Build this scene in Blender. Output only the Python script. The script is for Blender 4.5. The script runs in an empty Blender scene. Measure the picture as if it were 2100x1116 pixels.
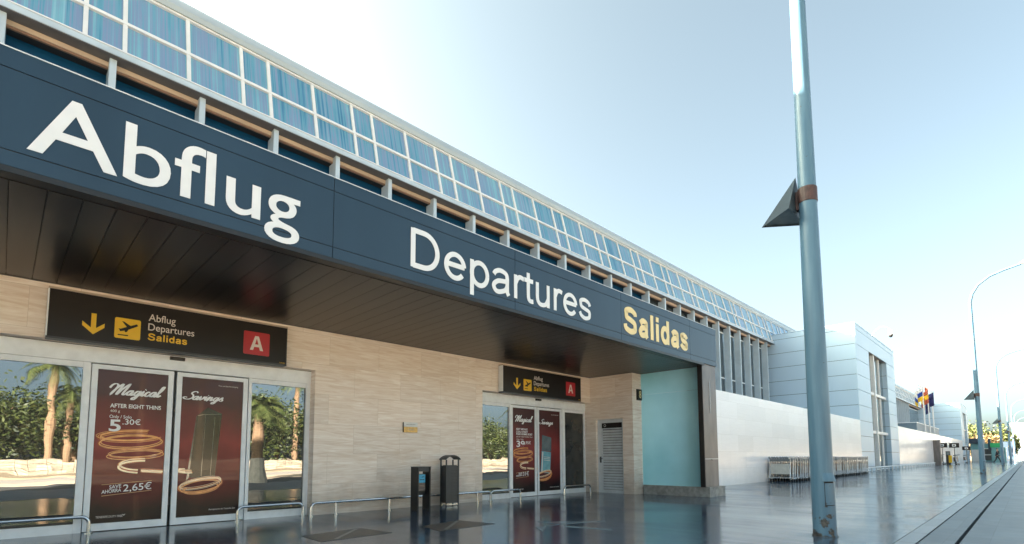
import bpy, math, random
from mathutils import Vector, Matrix
random.seed(7)
R = math.radians
sc = bpy.context.scene
COL = sc.collection
PI = math.pi

# ------------------------------------------------------------------ materials
def nmat(name):
    m = bpy.data.materials.new(name); m.use_nodes = True
    nt = m.node_tree
    return m, nt, nt.nodes['Principled BSDF']

def mat(name, c, rough=.5, metal=0., var=.12, scale=6., bump=0., bscale=60., stretch=(1, 1, 1), spec=.5, coat=0., rvar=.1):
    """plain surface with uneven colour, gloss and a little relief"""
    m, nt, p = nmat(name); N = nt.nodes; L = nt.links
    tc = N.new('ShaderNodeTexCoord'); mp = N.new('ShaderNodeMapping'); mp.inputs['Scale'].default_value = stretch
    L.new(tc.outputs['Object'], mp.inputs[0])
    n = N.new('ShaderNodeTexNoise'); n.inputs['Scale'].default_value = scale; n.inputs['Detail'].default_value = 6
    L.new(mp.outputs[0], n.inputs['Vector'])
    r = N.new('ShaderNodeValToRGB')
    a = [max(0, x*(1-var)) for x in c]; b = [min(1, x*(1+var)) for x in c]
    r.color_ramp.elements[0].color = (*a, 1); r.color_ramp.elements[1].color = (*b, 1)
    r.color_ramp.elements[0].position = .3; r.color_ramp.elements[1].position = .7
    L.new(n.outputs['Fac'], r.inputs[0]); L.new(r.outputs[0], p.inputs['Base Color'])
    mr = N.new('ShaderNodeMapRange'); mr.inputs['To Min'].default_value = max(0.01, rough-rvar*.5); mr.inputs['To Max'].default_value = min(1, rough+rvar*.5)
    L.new(n.outputs['Fac'], mr.inputs[0]); L.new(mr.outputs[0], p.inputs['Roughness'])
    p.inputs['Metallic'].default_value = metal
    p.inputs['Specular IOR Level'].default_value = spec
    p.inputs['Coat Weight'].default_value = coat
    if bump:
        n2 = N.new('ShaderNodeTexNoise'); n2.inputs['Scale'].default_value = bscale; n2.inputs['Detail'].default_value = 4
        L.new(mp.outputs[0], n2.inputs['Vector'])
        bp = N.new('ShaderNodeBump'); bp.inputs['Strength'].default_value = bump; bp.inputs['Distance'].default_value = .01
        L.new(n2.outputs['Fac'], bp.inputs['Height']); L.new(bp.outputs[0], p.inputs['Normal'])
    return m

def wall_uv(nt):
    """world position turned into (x+y, z) so axis-aligned walls share one pattern"""
    N = nt.nodes; L = nt.links
    g = N.new('ShaderNodeNewGeometry'); s = N.new('ShaderNodeSeparateXYZ'); L.new(g.outputs['Position'], s.inputs[0])
    ad = N.new('ShaderNodeMath'); ad.operation = 'ADD'; L.new(s.outputs[0], ad.inputs[0]); L.new(s.outputs[1], ad.inputs[1])
    cb = N.new('ShaderNodeCombineXYZ'); L.new(ad.outputs[0], cb.inputs[0]); L.new(s.outputs[2], cb.inputs[1])
    return cb

def stone_mat(name, dark, light, joint, bw, bh, rough, veins=1., brickvar=.5, stains=0.):
    m, nt, p = nmat(name); N = nt.nodes; L = nt.links
    uv = wall_uv(nt)
    mp = N.new('ShaderNodeMapping'); mp.inputs['Scale'].default_value = (.8, 9., 1); L.new(uv.outputs[0], mp.inputs[0])
    # every slab is cut from another part of the block: shift the veins by the slab's random value
    br = N.new('ShaderNodeTexBrick'); br.inputs['Scale'].default_value = 1; br.inputs['Brick Width'].default_value = bw; br.inputs['Row Height'].default_value = bh
    br.inputs['Mortar Size'].default_value = .0022; br.inputs['Mortar Smooth'].default_value = .2
    br.inputs['Color1'].default_value = (0, 0, 0, 1); br.inputs['Color2'].default_value = (1, 1, 1, 1); br.inputs['Mortar'].default_value = (.5, .5, .5, 1)
    L.new(uv.outputs[0], br.inputs['Vector'])
    vm = N.new('ShaderNodeVectorMath'); vm.operation = 'MULTIPLY_ADD'
    L.new(br.outputs['Color'], vm.inputs[0]); vm.inputs[1].default_value = (.9, .5, .35); L.new(mp.outputs[0], vm.inputs[2])
    n1 = N.new('ShaderNodeTexNoise'); n1.inputs['Scale'].default_value = 1.6; n1.inputs['Detail'].default_value = 9; n1.inputs['Roughness'].default_value = .62; n1.inputs['Distortion'].default_value = 1.5
    L.new(vm.outputs[0], n1.inputs['Vector'])
    n2 = N.new('ShaderNodeTexNoise'); n2.inputs['Scale'].default_value = .55; n2.inputs['Detail'].default_value = 3; L.new(uv.outputs[0], n2.inputs['Vector'])
    r = N.new('ShaderNodeValToRGB'); e = r.color_ramp.elements
    e[0].position = .5-.2/max(veins, .1); e[1].position = .5+.16/max(veins, .1); e[0].color = (*dark, 1); e[1].color = (*light, 1)
    L.new(n1.outputs['Fac'], r.inputs[0])
    hs = N.new('ShaderNodeHueSaturation'); L.new(r.outputs[0], hs.inputs['Color'])
    mr = N.new('ShaderNodeMapRange'); mr.inputs['To Min'].default_value = 1-.22*brickvar; mr.inputs['To Max'].default_value = 1+.12*brickvar
    L.new(br.outputs['Color'], mr.inputs[0]); L.new(mr.outputs[0], hs.inputs['Value'])
    mx = N.new('ShaderNodeMix'); mx.data_type = 'RGBA'; L.new(br.outputs['Fac'], mx.inputs[0]); L.new(hs.outputs[0], mx.inputs[6]); mx.inputs[7].default_value = (*joint, 1)
    last = mx.outputs[2]
    if stains:
        sp = N.new('ShaderNodeSeparateXYZ'); L.new(uv.outputs[0], sp.inputs[0])
        n3 = N.new('ShaderNodeTexNoise'); n3.inputs['Scale'].default_value = 2.4; n3.inputs['Detail'].default_value = 8; L.new(uv.outputs[0], n3.inputs['Vector'])
        ma = N.new('ShaderNodeMath'); ma.operation = 'MULTIPLY_ADD'; L.new(n3.outputs['Fac'], ma.inputs[0]); ma.inputs[1].default_value = -1.3; L.new(sp.outputs[1], ma.inputs[2])
        m2 = N.new('ShaderNodeMapRange'); m2.inputs['From Min'].default_value = -.62; m2.inputs['From Max'].default_value = .1; m2.inputs['To Min'].default_value = stains; m2.inputs['To Max'].default_value = 0
        L.new(ma.outputs[0], m2.inputs[0])
        mx2 = N.new('ShaderNodeMix'); mx2.data_type = 'RGBA'; L.new(m2.outputs[0], mx2.inputs[0]); L.new(last, mx2.inputs[6]); mx2.inputs[7].default_value = (.13, .115, .1, 1)
        last = mx2.outputs[2]
    L.new(last, p.inputs['Base Color'])
    p.inputs['Roughness'].default_value = rough
    bp = N.new('ShaderNodeBump'); bp.inputs['Strength'].default_value = .25; bp.inputs['Distance'].default_value = .004
    L.new(n1.outputs['Fac'], bp.inputs['Height']); L.new(bp.outputs[0], p.inputs['Normal'])
    return m

def glass_mat(name, c, refl=.5, rough=.01, tint=(1, 1, 1), wob=.0):
    """coated glazing: dark room behind, mirror-like sheet in front"""
    m, nt, p = nmat(name); N = nt.nodes; L = nt.links
    p.inputs['Base Color'].default_value = (*c, 1); p.inputs['Roughness'].default_value = .35; p.inputs['Specular IOR Level'].default_value = .2
    g = N.new('ShaderNodeBsdfGlossy'); g.inputs['Color'].default_value = (*tint, 1); g.inputs['Roughness'].default_value = rough
    lw = N.new('ShaderNodeLayerWeight'); lw.inputs[0].default_value = .35
    mr = N.new('ShaderNodeMapRange'); mr.inputs['To Min'].default_value = refl; mr.inputs['To Max'].default_value = 1
    L.new(lw.outputs['Fresnel'], mr.inputs[0])
    if wob:
        tc = N.new('ShaderNodeTexCoord'); n = N.new('ShaderNodeTexNoise'); n.inputs['Scale'].default_value = 1.3
        L.new(tc.outputs['Object'], n.inputs['Vector'])
        bp = N.new('ShaderNodeBump'); bp.inputs['Strength'].default_value = wob; bp.inputs['Distance'].default_value = .02
        L.new(n.outputs['Fac'], bp.inputs['Height']); L.new(bp.outputs[0], g.inputs['Normal'])
    mx = N.new('ShaderNodeMixShader'); L.new(mr.outputs[0], mx.inputs[0]); L.new(p.outputs[0], mx.inputs[1]); L.new(g.outputs[0], mx.inputs[2])
    L.new(mx.outputs[0], N['Material Output'].inputs[0])
    return m

def forecourt_mat():
    m, nt, p = nmat('polished_dark_paving'); N = nt.nodes; L = nt.links
    g = N.new('ShaderNodeNewGeometry')
    mp = N.new('ShaderNodeMapping'); mp.inputs['Scale'].default_value = (1.1, .16, 1); mp.inputs['Rotation'].default_value = (0, 0, R(4)); L.new(g.outputs['Position'], mp.inputs[0])
    n = N.new('ShaderNodeTexNoise'); n.inputs['Scale'].default_value = 1.5; n.inputs['Detail'].default_value = 8; n.inputs['Roughness'].default_value = .65; L.new(mp.outputs[0], n.inputs['Vector'])
    n2 = N.new('ShaderNodeTexNoise'); n2.inputs['Scale'].default_value = 90; n2.inputs['Detail'].default_value = 3; L.new(g.outputs['Position'], n2.inputs['Vector'])
    n3 = N.new('ShaderNodeTexNoise'); n3.inputs['Scale'].default_value = .5; n3.inputs['Detail'].default_value = 5; L.new(g.outputs['Position'], n3.inputs['Vector'])
    br = N.new('ShaderNodeTexBrick'); br.offset = 0; br.inputs['Scale'].default_value = 1; br.inputs['Brick Width'].default_value = 1.8; br.inputs['Row Height'].default_value = 1.8
    br.inputs['Mortar Size'].default_value = .009; br.inputs['Color1'].default_value = (.045, .075, .11, 1); br.inputs['Color2'].default_value = (.068, .102, .14, 1); br.inputs['Mortar'].default_value = (.015, .015, .016, 1)
    L.new(g.outputs['Position'], br.inputs['Vector'])
    r = N.new('ShaderNodeValToRGB'); r.color_ramp.elements[0].color = (.55, .55, .55, 1); r.color_ramp.elements[1].color = (1.25, 1.25, 1.25, 1)
    r.color_ramp.elements[0].position = .3; r.color_ramp.elements[1].position = .72
    L.new(n.outputs['Fac'], r.inputs[0])
    mm = N.new('ShaderNodeMix'); mm.data_type = 'RGBA'; mm.blend_type = 'MULTIPLY'; mm.inputs[0].default_value = 1
    L.new(br.outputs['Color'], mm.inputs[6]); L.new(r.outputs[0], mm.inputs[7])
    m3 = N.new('ShaderNodeMix'); m3.data_type = 'RGBA'; m3.blend_type = 'OVERLAY'; m3.inputs[0].default_value = .35
    L.new(mm.outputs[2], m3.inputs[6]); L.new(n2.outputs['Fac'], m3.inputs[7])
    L.new(m3.outputs[2], p.inputs['Base Color'])
    a = N.new('ShaderNodeMath'); a.operation = 'MULTIPLY'; L.new(n.outputs['Fac'], a.inputs[0]); L.new(n3.outputs['Fac'], a.inputs[1])
    mr = N.new('ShaderNodeMapRange'); mr.inputs['From Min'].default_value = .1; mr.inputs['From Max'].default_value = .45; mr.inputs['To Min'].default_value = .06; mr.inputs['To Max'].default_value = .27
    L.new(a.outputs[0], mr.inputs[0]); L.new(mr.outputs[0], p.inputs['Roughness'])
    p.inputs['IOR'].default_value = 1.75
    bp = N.new('ShaderNodeBump'); bp.inputs['Strength'].default_value = .16; bp.inputs['Distance'].default_value = .008
    L.new(n.outputs['Fac'], bp.inputs['Height'])
    b2 = N.new('ShaderNodeBump'); b2.inputs['Strength'].default_value = .06; b2.inputs['Distance'].default_value = .002
    L.new(n2.outputs['Fac'], b2.inputs['Height']); L.new(bp.outputs[0], b2.inputs['Normal']); L.new(b2.outputs[0], p.inputs['Normal'])
    return m

def paver_mat(name, c, bw, bh, mortar=.01, rough=.6, gap=.22):
    m, nt, p = nmat(name); N = nt.nodes; L = nt.links
    g = N.new('ShaderNodeNewGeometry')
    br = N.new('ShaderNodeTexBrick'); br.inputs['Scale'].default_value = 1; br.inputs['Brick Width'].default_value = bw; br.inputs['Row Height'].default_value = bh
    br.inputs['Mortar Size'].default_value = mortar; br.inputs['Mortar Smooth'].default_value = .3
    br.inputs['Color1'].default_value = (*[x*.85 for x in c], 1); br.inputs['Color2'].default_value = (*[x*1.15 for x in c], 1); br.inputs['Mortar'].default_value = (*[x*gap for x in c], 1)
    L.new(g.outputs['Position'], br.inputs['Vector'])
    n = N.new('ShaderNodeTexNoise'); n.inputs['Scale'].default_value = 3; n.inputs['Detail'].default_value = 10; n.inputs['Roughness'].default_value = .7; L.new(g.outputs['Position'], n.inputs['Vector'])
    mm = N.new('ShaderNodeMix'); mm.data_type = 'RGBA'; mm.blend_type = 'OVERLAY'; mm.inputs[0].default_value = .55
    L.new(br.outputs['Color'], mm.inputs[6]); L.new(n.outputs['Fac'], mm.inputs[7]); L.new(mm.outputs[2], p.inputs['Base Color'])
    mr = N.new('ShaderNodeMapRange'); mr.inputs['To Min'].default_value = rough-.2; mr.inputs['To Max'].default_value = rough+.1; L.new(n.outputs['Fac'], mr.inputs[0]); L.new(mr.outputs[0], p.inputs['Roughness'])
    bp = N.new('ShaderNodeBump'); bp.inputs['Strength'].default_value = .35; bp.inputs['Distance'].default_value = .006
    L.new(mm.outputs[2], bp.inputs['Height']); L.new(bp.outputs[0], p.inputs['Normal'])
    return m

def streak_mat():
    """translucent glazing with fine hanging streaks of blue, cyan and violet"""
    m, nt, p = nmat('streaked_blue_glazing'); N = nt.nodes; L = nt.links
    g = N.new('ShaderNodeNewGeometry'); mp = N.new('ShaderNodeMapping'); mp.inputs['Scale'].default_value = (13, .05, .12); L.new(g.outputs['Position'], mp.inputs[0])
    n = N.new('ShaderNodeTexNoise'); n.inputs['Scale'].default_value = 1.; n.inputs['Detail'].default_value = 5; n.inputs['Roughness'].default_value = .6; L.new(mp.outputs[0], n.inputs['Vector'])
    r = N.new('ShaderNodeValToRGB'); e = r.color_ramp.elements
    e[0].position = .28; e[0].color = (.04, .13, .24, 1); e[1].position = .74; e[1].color = (.3, .48, .6, 1)
    for pos, c in ((.4, (.06, .21, .36)), (.47, (.12, .33, .45)), (.53, (.19, .26, .43)), (.6, (.16, .39, .5))):
        x = e.new(pos); x.color = (*c, 1)
    n2 = N.new('ShaderNodeTexNoise'); n2.inputs['Scale'].default_value = .35; n2.inputs['Detail'].default_value = 4; L.new(g.outputs['Position'], n2.inputs['Vector'])
    ma = N.new('ShaderNodeMath'); ma.operation = 'MULTIPLY_ADD'; ma.inputs[1].default_value = .7; L.new(n.outputs['Fac'], ma.inputs[0])
    mb = N.new('ShaderNodeMath'); mb.operation = 'MULTIPLY'; mb.inputs[1].default_value = .32; L.new(n2.outputs['Fac'], mb.inputs[0]); L.new(mb.outputs[0], ma.inputs[2])
    L.new(ma.outputs[0], r.inputs[0]); L.new(r.outputs[0], p.inputs['Base Color'])
    p.inputs['Roughness'].default_value = .12; p.inputs['IOR'].default_value = 1.6
    return m

def pole_mat():
    m, nt, p = nmat('weathered_blue_grey_paint'); N = nt.nodes; L = nt.links
    tc = N.new('ShaderNodeTexCoord'); sp = N.new('ShaderNodeSeparateXYZ'); L.new(tc.outputs['Object'], sp.inputs[0])
    n = N.new('ShaderNodeTexNoise'); n.inputs['Scale'].default_value = 7; n.inputs['Detail'].default_value = 9; n.inputs['Roughness'].default_value = .62; L.new(tc.outputs['Object'], n.inputs['Vector'])
    n2 = N.new('ShaderNodeTexNoise'); n2.inputs['Scale'].default_value = 1.6; n2.inputs['Detail'].default_value = 6
    mp = N.new('ShaderNodeMapping'); mp.inputs['Scale'].default_value = (6, 6, .6); L.new(tc.outputs['Object'], mp.inputs[0]); L.new(mp.outputs[0], n2.inputs['Vector'])
    r = N.new('ShaderNodeValToRGB'); e = r.color_ramp.elements; e[0].position = .3; e[1].position = .72
    e[0].color = (.055, .13, .205, 1); e[1].color = (.11, .21, .295, 1); L.new(n2.outputs['Fac'], r.inputs[0])
    # flaked paint and rust gather over the lowest half metre, with stray chips above
    mr = N.new('ShaderNodeMapRange'); mr.inputs['From Min'].default_value = 0; mr.inputs['From Max'].default_value = .62; mr.inputs['To Min'].default_value = .13; mr.inputs['To Max'].default_value = -.12
    L.new(sp.outputs[2], mr.inputs[0])
    ad = N.new('ShaderNodeMath'); ad.operation = 'ADD'; L.new(n.outputs['Fac'], ad.inputs[0]); L.new(mr.outputs[0], ad.inputs[1])
    rr = N.new('ShaderNodeValToRGB'); rr.color_ramp.elements[0].position = .575; rr.color_ramp.elements[1].position = .6; L.new(ad.outputs[0], rr.inputs[0])
    n3 = N.new('ShaderNodeTexNoise'); n3.inputs['Scale'].default_value = 40; L.new(tc.outputs['Object'], n3.inputs['Vector'])
    rc = N.new('ShaderNodeValToRGB'); rc.color_ramp.elements[0].color = (.015, .018, .022, 1); rc.color_ramp.elements[1].color = (.09, .08, .072, 1); rc.color_ramp.elements[0].position = .35; rc.color_ramp.elements[1].position = .7; L.new(n3.outputs['Fac'], rc.inputs[0])
    mx = N.new('ShaderNodeMix'); mx.data_type = 'RGBA'; L.new(rr.outputs[0], mx.inputs[0]); L.new(r.outputs[0], mx.inputs[6]); L.new(rc.outputs[0], mx.inputs[7])
    L.new(mx.outputs[2], p.inputs['Base Color']); p.inputs['Roughness'].default_value = .42
    bp = N.new('ShaderNodeBump'); bp.inputs['Strength'].default_value = .3; bp.inputs['Distance'].default_value = .004; bp.invert = True
    L.new(rr.outputs[0], bp.inputs['Height']); L.new(bp.outputs[0], p.inputs['Normal'])
    return m

def leaf_mat(name, c1, c2):
    m, nt, p = nmat(name); N = nt.nodes; L = nt.links
    oi = N.new('ShaderNodeNewGeometry'); r = N.new('ShaderNodeValToRGB')
    r.color_ramp.elements[0].color = (*c1, 1); r.color_ramp.elements[1].color = (*c2, 1)
    L.new(oi.outputs['Random Per Island'], r.inputs[0]); L.new(r.outputs[0], p.inputs['Base Color']); p.inputs['Roughness'].default_value = .55
    return m

M = {}
M['travertine'] = stone_mat('travertine', (.7, .56, .45), (.95, .87, .8), (.58, .48, .39), 1.05, .56, .45, .9, .3, .4)
M['white_stone'] = stone_mat('pale_polished_stone', (.86, .85, .87), (.94, .93, .95), (.6, .58, .57), 1.5, .62, .2, .7, .3, .12)
M['plinth'] = mat('plinth_stone', (.26, .26, .25), .55, var=.3, scale=9, bump=.2)
M['fascia'] = mat('slate_grey_panel', (.018, .046, .08), .32, var=.12, scale=1.2, stretch=(1, 1, .3), spec=.4)
M['joint'] = mat('black_joint', (.012, .012, .014), .7)
M['soffit'] = mat('dark_soffit_board', (.02, .017, .017), .3, var=.25, scale=1.1, stretch=(4, .3, 1), spec=.35)
M['steel_dark'] = mat('weathered_dark_steel', (.15, .13, .125), .38, .35, var=.3, scale=3, stretch=(1, 1, .35), bump=.1)
M['alu'] = mat('brushed_aluminium', (.8, .84, .88), .35, .0, var=.06, scale=8)
M['alu_bright'] = mat('satin_steel', (.55, .55, .55), .2, .9, var=.1, scale=12)
M['white_metal'] = mat('white_painted_metal', (.72, .74, .75), .4, var=.05)
M['fin'] = mat('pale_blue_grey_metal', (.46, .55, .62), .35, .1, var=.08, scale=2)
M['lintel'] = mat('tan_lintel', (.5, .4, .31), .5, var=.12, scale=3, stretch=(.3, 1, 1))
M['brown'] = mat('brown_strip', (.22, .13, .085), .5)
M['eave'] = mat('grey_eave_board', (.13, .13, .135), .5)
M['roof'] = mat('pale_roof_sheet', (.4, .45, .46), .4, .1, var=.08, scale=1.5, stretch=(.15, 1, 1))
M['cladding'] = mat('pale_metal_cladding', (.41, .55, .68), .36, .1, var=.05, scale=.7, stretch=(.5, .5, .3))
M['streak'] = streak_mat()
M['glass_dark'] = glass_mat('dark_blue_window', (.003, .05, .12), .14, .02, (.1, .42, .75))
M['glass_grey'] = glass_mat('grey_window', (.035, .042, .045), .12, .05, (.7, .8, .85), .2)
M['glass_door'] = glass_mat('mirrored_door_glass', (.012, .014, .016), .14, .004, (.93, .96, 1.), .1)
M['glass_slat'] = mat('dark_blind_glass', (.035, .038, .036), .12, var=.2, scale=3, coat=.5)
def frosted_mat():
    """acid-etched pane: scatters the daylight that reaches its far side"""
    m, nt, p = nmat('teal_frosted_glass'); N = nt.nodes; L = nt.links
    tc = N.new('ShaderNodeTexCoord'); n = N.new('ShaderNodeTexNoise'); n.inputs['Scale'].default_value = .7; n.inputs['Detail'].default_value = 5; L.new(tc.outputs['Object'], n.inputs['Vector'])
    r = N.new('ShaderNodeValToRGB'); r.color_ramp.elements[0].color = (.36, .72, .78, 1); r.color_ramp.elements[1].color = (.54, .9, .97, 1); r.color_ramp.elements[0].position = .3; r.color_ramp.elements[1].position = .7
    L.new(n.outputs['Fac'], r.inputs[0]); L.new(r.outputs[0], p.inputs['Base Color']); p.inputs['Roughness'].default_value = .3; p.inputs['Coat Weight'].default_value = .3
    t = N.new('ShaderNodeBsdfTranslucent'); L.new(r.outputs[0], t.inputs[0])
    mx = N.new('ShaderNodeMixShader'); mx.inputs[0].default_value = .55; L.new(p.outputs[0], mx.inputs[1]); L.new(t.outputs[0], mx.inputs[2]); L.new(mx.outputs[0], N['Material Output'].inputs[0])
    return m
M['teal_glass'] = frosted_mat()
M['black'] = mat('black_metal', (.008, .008, .009), .38)
M['charcoal'] = mat('charcoal_perforated_steel', (.04, .044, .05), .42, .3, var=.15)
M['rubber'] = mat('black_rubber', (.012, .012, .012), .7)
M['sign'] = mat('black_brown_sign_face', (.009, .006, .006), .35, var=.1, spec=.3)
M['yellow'] = mat('sign_yellow', (.83, .5, .015), .4, var=.03)
M['red'] = mat('sign_red', (.45, .018, .03), .4, var=.05)
M['white'] = mat('white_lettering', (.82, .83, .84), .4, var=.03)
M['offwhite'] = mat('off_white_lettering', (.72, .66, .62), .45, var=.05)
M['cream'] = mat('cream_yellow_lettering', (.86, .68, .32), .4, var=.03)
def poster_mat():
    m, nt, p = nmat('dark_red_poster_print'); N = nt.nodes; L = nt.links
    tc = N.new('ShaderNodeTexCoord'); sp = N.new('ShaderNodeSeparateXYZ'); L.new(tc.outputs['Generated'], sp.inputs[0])
    n = N.new('ShaderNodeTexNoise'); n.inputs['Scale'].default_value = 1.6; n.inputs['Detail'].default_value = 4; L.new(tc.outputs['Object'], n.inputs['Vector'])
    a = N.new('ShaderNodeMath'); a.operation = 'MULTIPLY_ADD'; L.new(n.outputs['Fac'], a.inputs[0]); a.inputs[1].default_value = .35; L.new(sp.outputs[2], a.inputs[2])
    r = N.new('ShaderNodeValToRGB'); e = r.color_ramp.elements
    e[0].position = .22; e[0].color = (.012, .006, .008, 1); e[1].position = 1.1; e[1].color = (.07, .02, .02, 1)
    x = e.new(.42); x.color = (.11, .013, .014, 1); x = e.new(.72); x.color = (.25, .034, .034, 1)
    L.new(a.outputs[0], r.inputs[0]); L.new(r.outputs[0], p.inputs['Base Color'])
    p.inputs['Roughness'].default_value = .3; p.inputs['Specular IOR Level'].default_value = .3; p.inputs['Coat Weight'].default_value = .16; p.inputs['Coat Roughness'].default_value = .02
    return m
M['poster'] = poster_mat()
M['trail_glow'] = mat('brown_red_glow_print', (.34, .07, .03), .2, var=.2, scale=5, coat=.4)
M['trail'] = mat('orange_light_trail_print', (.85, .36, .13), .15, var=.3, scale=5, coat=.6)
M['trail_hot'] = mat('pale_light_trail_print', (.95, .74, .5), .15, var=.1, coat=.6)
M['bottle_dark'] = mat('dark_green_black_print', (.006, .009, .009), .2, var=.6, scale=5, coat=.2)
M['bottle_edge'] = mat('grey_print', (.13, .15, .14), .1, var=.4, scale=9, coat=.8)
M['bottle_blue'] = mat('pale_blue_print', (.16, .4, .48), .1, var=.2, coat=.8)
M['bottle_grey'] = mat('slate_print', (.1, .15, .17), .1, var=.2, coat=.8)
M['gold'] = mat('bronze_print', (.6, .36, .18), .3, var=.1)
M['blue_label'] = mat('cyan_label', (.02, .36, .6), .3, var=.1)
M['brochure'] = mat('brochure_print', (.14, .11, .1), .4, var=.6, scale=20, stretch=(.3, 1, 3))
M['louver'] = mat('white_louvre', (.62, .66, .7), .4, var=.08)
M['plaque'] = mat('white_plaque', (.75, .75, .73), .3, var=.05)
M['plaque_gold'] = mat('gold_plaque', (.4, .27, .1), .3, .5, var=.4, scale=30)
M['pole'] = pole_mat()
M['rust_clamp'] = mat('rusty_brown_clamp', (.07, .038, .036), .6, var=.35, scale=14, bump=.2)
M['lamp_dark'] = mat('blue_grey_lamp_steel', (.03, .048, .062), .5, .0, var=.2, scale=6, spec=.3)
M['lamp_lens'] = mat('greenish_lamp_lens', (.12, .17, .17), .2, var=.15, coat=.4)
M['forecourt'] = forecourt_mat()
M['inlay_dark'] = mat('black_stone_inlay', (.012, .013, .015), .35, var=.3, scale=14)
M['inlay_light'] = mat('grey_blue_stone_inlay', (.16, .22, .25), .2, var=.15, scale=20)
M['inlay_line'] = mat('thin_grey_inlay', (.16, .17, .175), .3)
M['kerb'] = paver_mat('kerb_stone', (.16, .185, .21), 1.05, 5, .02, .4)
M['paver'] = paver_mat('grey_pavers', (.085, .108, .128), .6, .4, .006, .5, .7)
M['asphalt'] = mat('road_asphalt', (.09, .088, .084), .8, var=.2, scale=3, bump=.4, bscale=160)
M['sand'] = mat('pale_bounce_paving', (.78, .61, .44), .8, var=.15, scale=2)  # cream tone raised to bounce warm sunlight onto the facade
M['concrete'] = mat('worn_concrete_road', (.48, .43, .37), .8, var=.2, scale=1.2, stretch=(.2, 1, 1))
M['earth'] = mat('dry_ground', (.34, .26, .17), .9, var=.3, scale=.4)
M['rubble'] = stone_mat('rubble_wall', (.2, .16, .11), (.5, .42, .32), (.1, .08, .06), .7, .3, .9, 1.2, 1.5)
M['tube'] = mat('chromed_tube', (.6, .62, .64), .22, .5, var=.15, scale=9)
M['ad_light'] = mat('pale_trolley_advert', (.55, .54, .5), .4, var=.15, scale=6)
M['ad'] = mat('shade_brown_trolley_advert', (.15, .105, .085), .4, var=.15, scale=6)  # brown, darkened to put shade between nested trolleys into the colour
M['ad_dark'] = mat('grey_trolley_tray', (.16, .18, .19), .45, var=.2)
M['handle'] = mat('dark_trolley_handle', (.03, .035, .04), .5)
M['bark'] = mat('palm_bark', (.24, .15, .085), .9, var=.35, scale=6, stretch=(1, 1, 5), bump=.6, bscale=14)
M['bark_white'] = mat('whitewashed_bark', (.62, .58, .52), .9, var=.15, scale=6, bump=.4)
M['leaf'] = leaf_mat('dark_foliage', (.008, .02, .005), (.07, .085, .016))
M['leaf_y'] = leaf_mat('sunlight_tint_foliage', (.03, .05, .012), (.12, .13, .03))  # yellow of the sunlight is put into the leaf colours
M['leaf_gold'] = leaf_mat('golden_foliage', (.12, .075, .03), (.26, .17, .06))
M['palm_leaf'] = leaf_mat('palm_foliage', (.03, .05, .01), (.1, .115, .03))
M['kiosk_teal'] = mat('teal_kiosk_panel', (.12, .3, .33), .35)
M['kiosk_dark'] = mat('dark_blue_awning', (.022, .04, .07), .5)
M['green'] = mat('green_sign_face', (.01, .36, .12), .4)
M['cloth_dark'] = mat('navy_cloth', (.012, .016, .025), .85, var=.2, scale=20)
M['cloth_trousers'] = mat('dark_grey_cloth', (.02, .02, .024), .85, var=.2, scale=20)
M['skin'] = mat('skin', (.42, .24, .17), .5, var=.06)
M['hair'] = mat('dark_hair', (.02, .014, .01), .6)
M['flag_blue'] = mat('blue_flag_cloth', (.01, .05, .3), .8)
M['flag_yellow'] = mat('yellow_flag_cloth', (.8, .48, .02), .8)
M['flag_red'] = mat('red_flag_cloth', (.45, .1, .05), .8)
M['flag_white'] = mat('white_flag_cloth', (.75, .75, .75), .8)
M['flag_navy'] = mat('navy_flag_cloth', (.01, .015, .09), .8)
M['car_paint'] = mat('blue_car_paint', (.03, .25, .4), .2, coat=.8)
M['block'] = mat('blue_grey_plant_housing', (.13, .19, .24), .5, var=.06)
M['pale_wall'] = mat('pale_render', (.6, .6, .6), .7, var=.08)

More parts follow.
